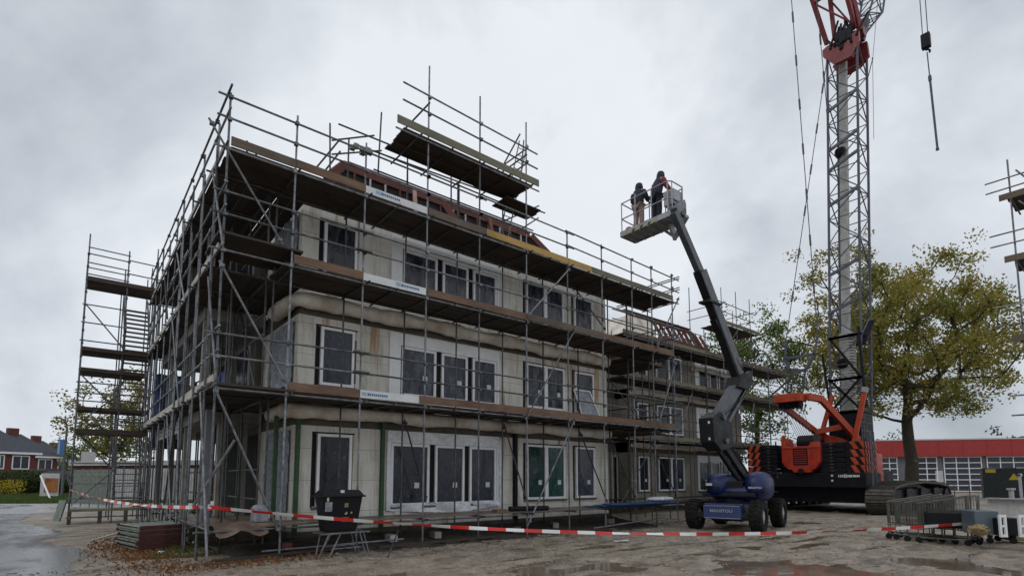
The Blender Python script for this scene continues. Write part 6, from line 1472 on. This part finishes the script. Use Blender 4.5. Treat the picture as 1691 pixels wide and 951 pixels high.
# ------------------------------------------------ litter, stones
def scatter(n, xr, yr, dens=None):
    out = []
    while len(out) < n:
        x = random.uniform(*xr); y = random.uniform(*yr)
        if dens and random.random() > dens(x, y): continue
        out.append((x, y))
    return out
yy0, xx0 = GY, GX
from mathutils.kdtree import KDTree
sel = np.argwhere((np.hypot(GX-CAM.x, GY-CAM.y) < 45)); kd = KDTree(len(sel))
for i, (a, b) in enumerate(sel): kd.insert((GX[a, b], GY[a, b], 0), i)
kd.balance()
def gzf(x, y): _, i, _ = kd.find((x, y, 0)); a, b = sel[i]; return GZ[a, b]
def dens_l(x, y): return max(.0, math.exp(-((x+.75)/.75)**2-((y-3.2)/3.2)**2)-.05+.7*math.exp(-((x-.8)/1.2)**2-((y+.6)/.5)**2))
pts = scatter(3800, (-2.2, 3), (-1.2, 10), dens_l)
P = np.array([(x, y, gzf(x, y)+random.uniform(.01, .06)) for x, y in pts])
V = leaves(P, 1, .005, .06); tag(leafmesh('fallen_leaves', V, 'litter', None, (-.8, 3, 0)), 'brown fallen leaves on the mud around the grating stack', 'leaves', kind='stuff')
P = np.array([(x, y, gzf(x, y)+.03) for x, y in scatter(1900, (-1.6, 2), (1.0, 12), lambda x, y: max(.0, math.exp(-((x+.1)/.6)**2)*(.5+.5*math.sin(y*3)*math.cos(x*5)))-.1)])
V = np.zeros((len(P), 4, 3)); V[:] = P[:, None, :]; V[:, 0, 0] -= .012; V[:, 1, 0] += .012; V[:, 2, :2] += rng.normal(size=(len(P), 2))*.05; V[:, 2, 2] += .03+.07*rng.random(len(P)); V[:, 3] = V[:, 2]; V[:, 3, 0] -= .006
tag(leafmesh('weeds', V.reshape(-1, 3), 'grass', None, (-.4, 5, 0)), 'sparse weeds along the foot of the side scaffold', 'weeds', kind='stuff')
m = MB()
def rock(m, c, r):
    vs = []; 
    for dx, dy, dz in ((1, 0, 0), (-1, 0, 0), (0, 1, 0), (0, -1, 0), (0, 0, 1), (0, 0, -1)): k = r*random.uniform(.6, 1.2); vs.append((c[0]+dx*k, c[1]+dy*k, c[2]+dz*k*.6))
    m.add(vs, [(0, 2, 4), (2, 1, 4), (1, 3, 4), (3, 0, 4), (2, 0, 5), (1, 2, 5), (3, 1, 5), (0, 3, 5)])
for x, y in scatter(3800, (-3, 22), (-9.5, 1.2), lambda x, y: .12+.88*math.exp(-((y+.3)/.9)**2)):
    if x < 3 and y < -8.5: continue
    rock(m, (x, y, gzf(x, y)+.004), random.choice((.008, .012, .016, .022, .03)) if random.random() < .97 else random.uniform(.04, .07))
tag(m.build('gravel', 'stone', loc=(8, -3, 0)), 'small stones and rubble scattered over the mud', 'gravel', kind='stuff')
m = MB()
for x, y in scatter(4200, (-2.5, 20), (-9.5, 0), lambda x, y: .25+.75*(vnoise(np.array(x*1.1), np.array(y*1.6), 5) > .55)):
    rock(m, (x, y, gzf(x, y)), random.choice((.012, .018, .025, .035)))
tag(m.build('mud_clods', 'ground', loc=(8, -4, 0)), 'clods of trodden mud in the foreground', 'mud', kind='stuff')
m = MB()
for x, y in scatter(1500, (-3, 22), (-9.5, 1.2), lambda x, y: .10+.9*math.exp(-((y+.2)/1.1)**2)):
    z = gzf(x, y)+.01; a_ = random.random()*6.28; l_ = random.uniform(.03, .16); m.beam((x, y, z), (x+l_*math.cos(a_), y+l_*math.sin(a_), z+random.uniform(0, .02)), .008, .008)
tag(m.build('wood_chips', 'deck', loc=(8, -3, 0)), 'twigs and wood splinters on the mud', 'debris', kind='stuff')
# earth bank below the low deck, its soil darkened to stand for deck shade
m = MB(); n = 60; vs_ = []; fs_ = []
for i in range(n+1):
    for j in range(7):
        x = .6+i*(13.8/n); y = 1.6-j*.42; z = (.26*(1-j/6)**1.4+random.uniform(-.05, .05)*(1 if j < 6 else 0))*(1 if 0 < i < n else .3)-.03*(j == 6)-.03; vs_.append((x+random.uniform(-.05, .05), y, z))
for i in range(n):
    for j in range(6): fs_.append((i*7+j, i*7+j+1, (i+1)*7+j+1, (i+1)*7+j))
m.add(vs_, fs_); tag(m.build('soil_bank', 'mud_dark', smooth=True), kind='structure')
rl = random.Random(5)
LBL = ['broken brick on the dark soil under the deck left of the trestle', 'pale block on the soil below the wide window', 'grey rubble block under the deck right of the green post', 'half buried block near the black post', 'rubble block below the two pane green window', 'last rubble block before the entrance']
for k, x in enumerate((1.7, 4.3, 5.6, 8.2, 10.2, 12.9)):
    m = MB(rigid(x, .3+rl.uniform(-.2, .3), .08, rl.uniform(0, 90))); m.box(-.2, .2, -.1, .1, 0, .18); tag(m.build('rubble_block', ['brick', 'offwhite', 'conc', 'conc_dark', 'conc', 'stone'][k], bevel=.02), LBL[k], 'rubble', 'rubble blocks under the front deck')
for px, py, s_ in ((262, 911, .05), (390, 917, .04), (1335, 893, .05), (575, 918, .03), (1000, 893, .09)):
    pass
m = MB(); c = hit(1014, 893, Z=.02); m.beam(c, c+Vector((.35, -.2, .02)), .1, .02); tag(m.build('litter_strip', 'film'), 'white strip of litter on the mud behind the tape', 'litter')
m = MB(); c = hit(266, 912, Z=.02); m.ell((c.x, c.y, .03), (.08, .06, .04), 8, 5); tag(m.build('litter', 'film'), 'small white crumpled litter below the grating stack', 'litter')
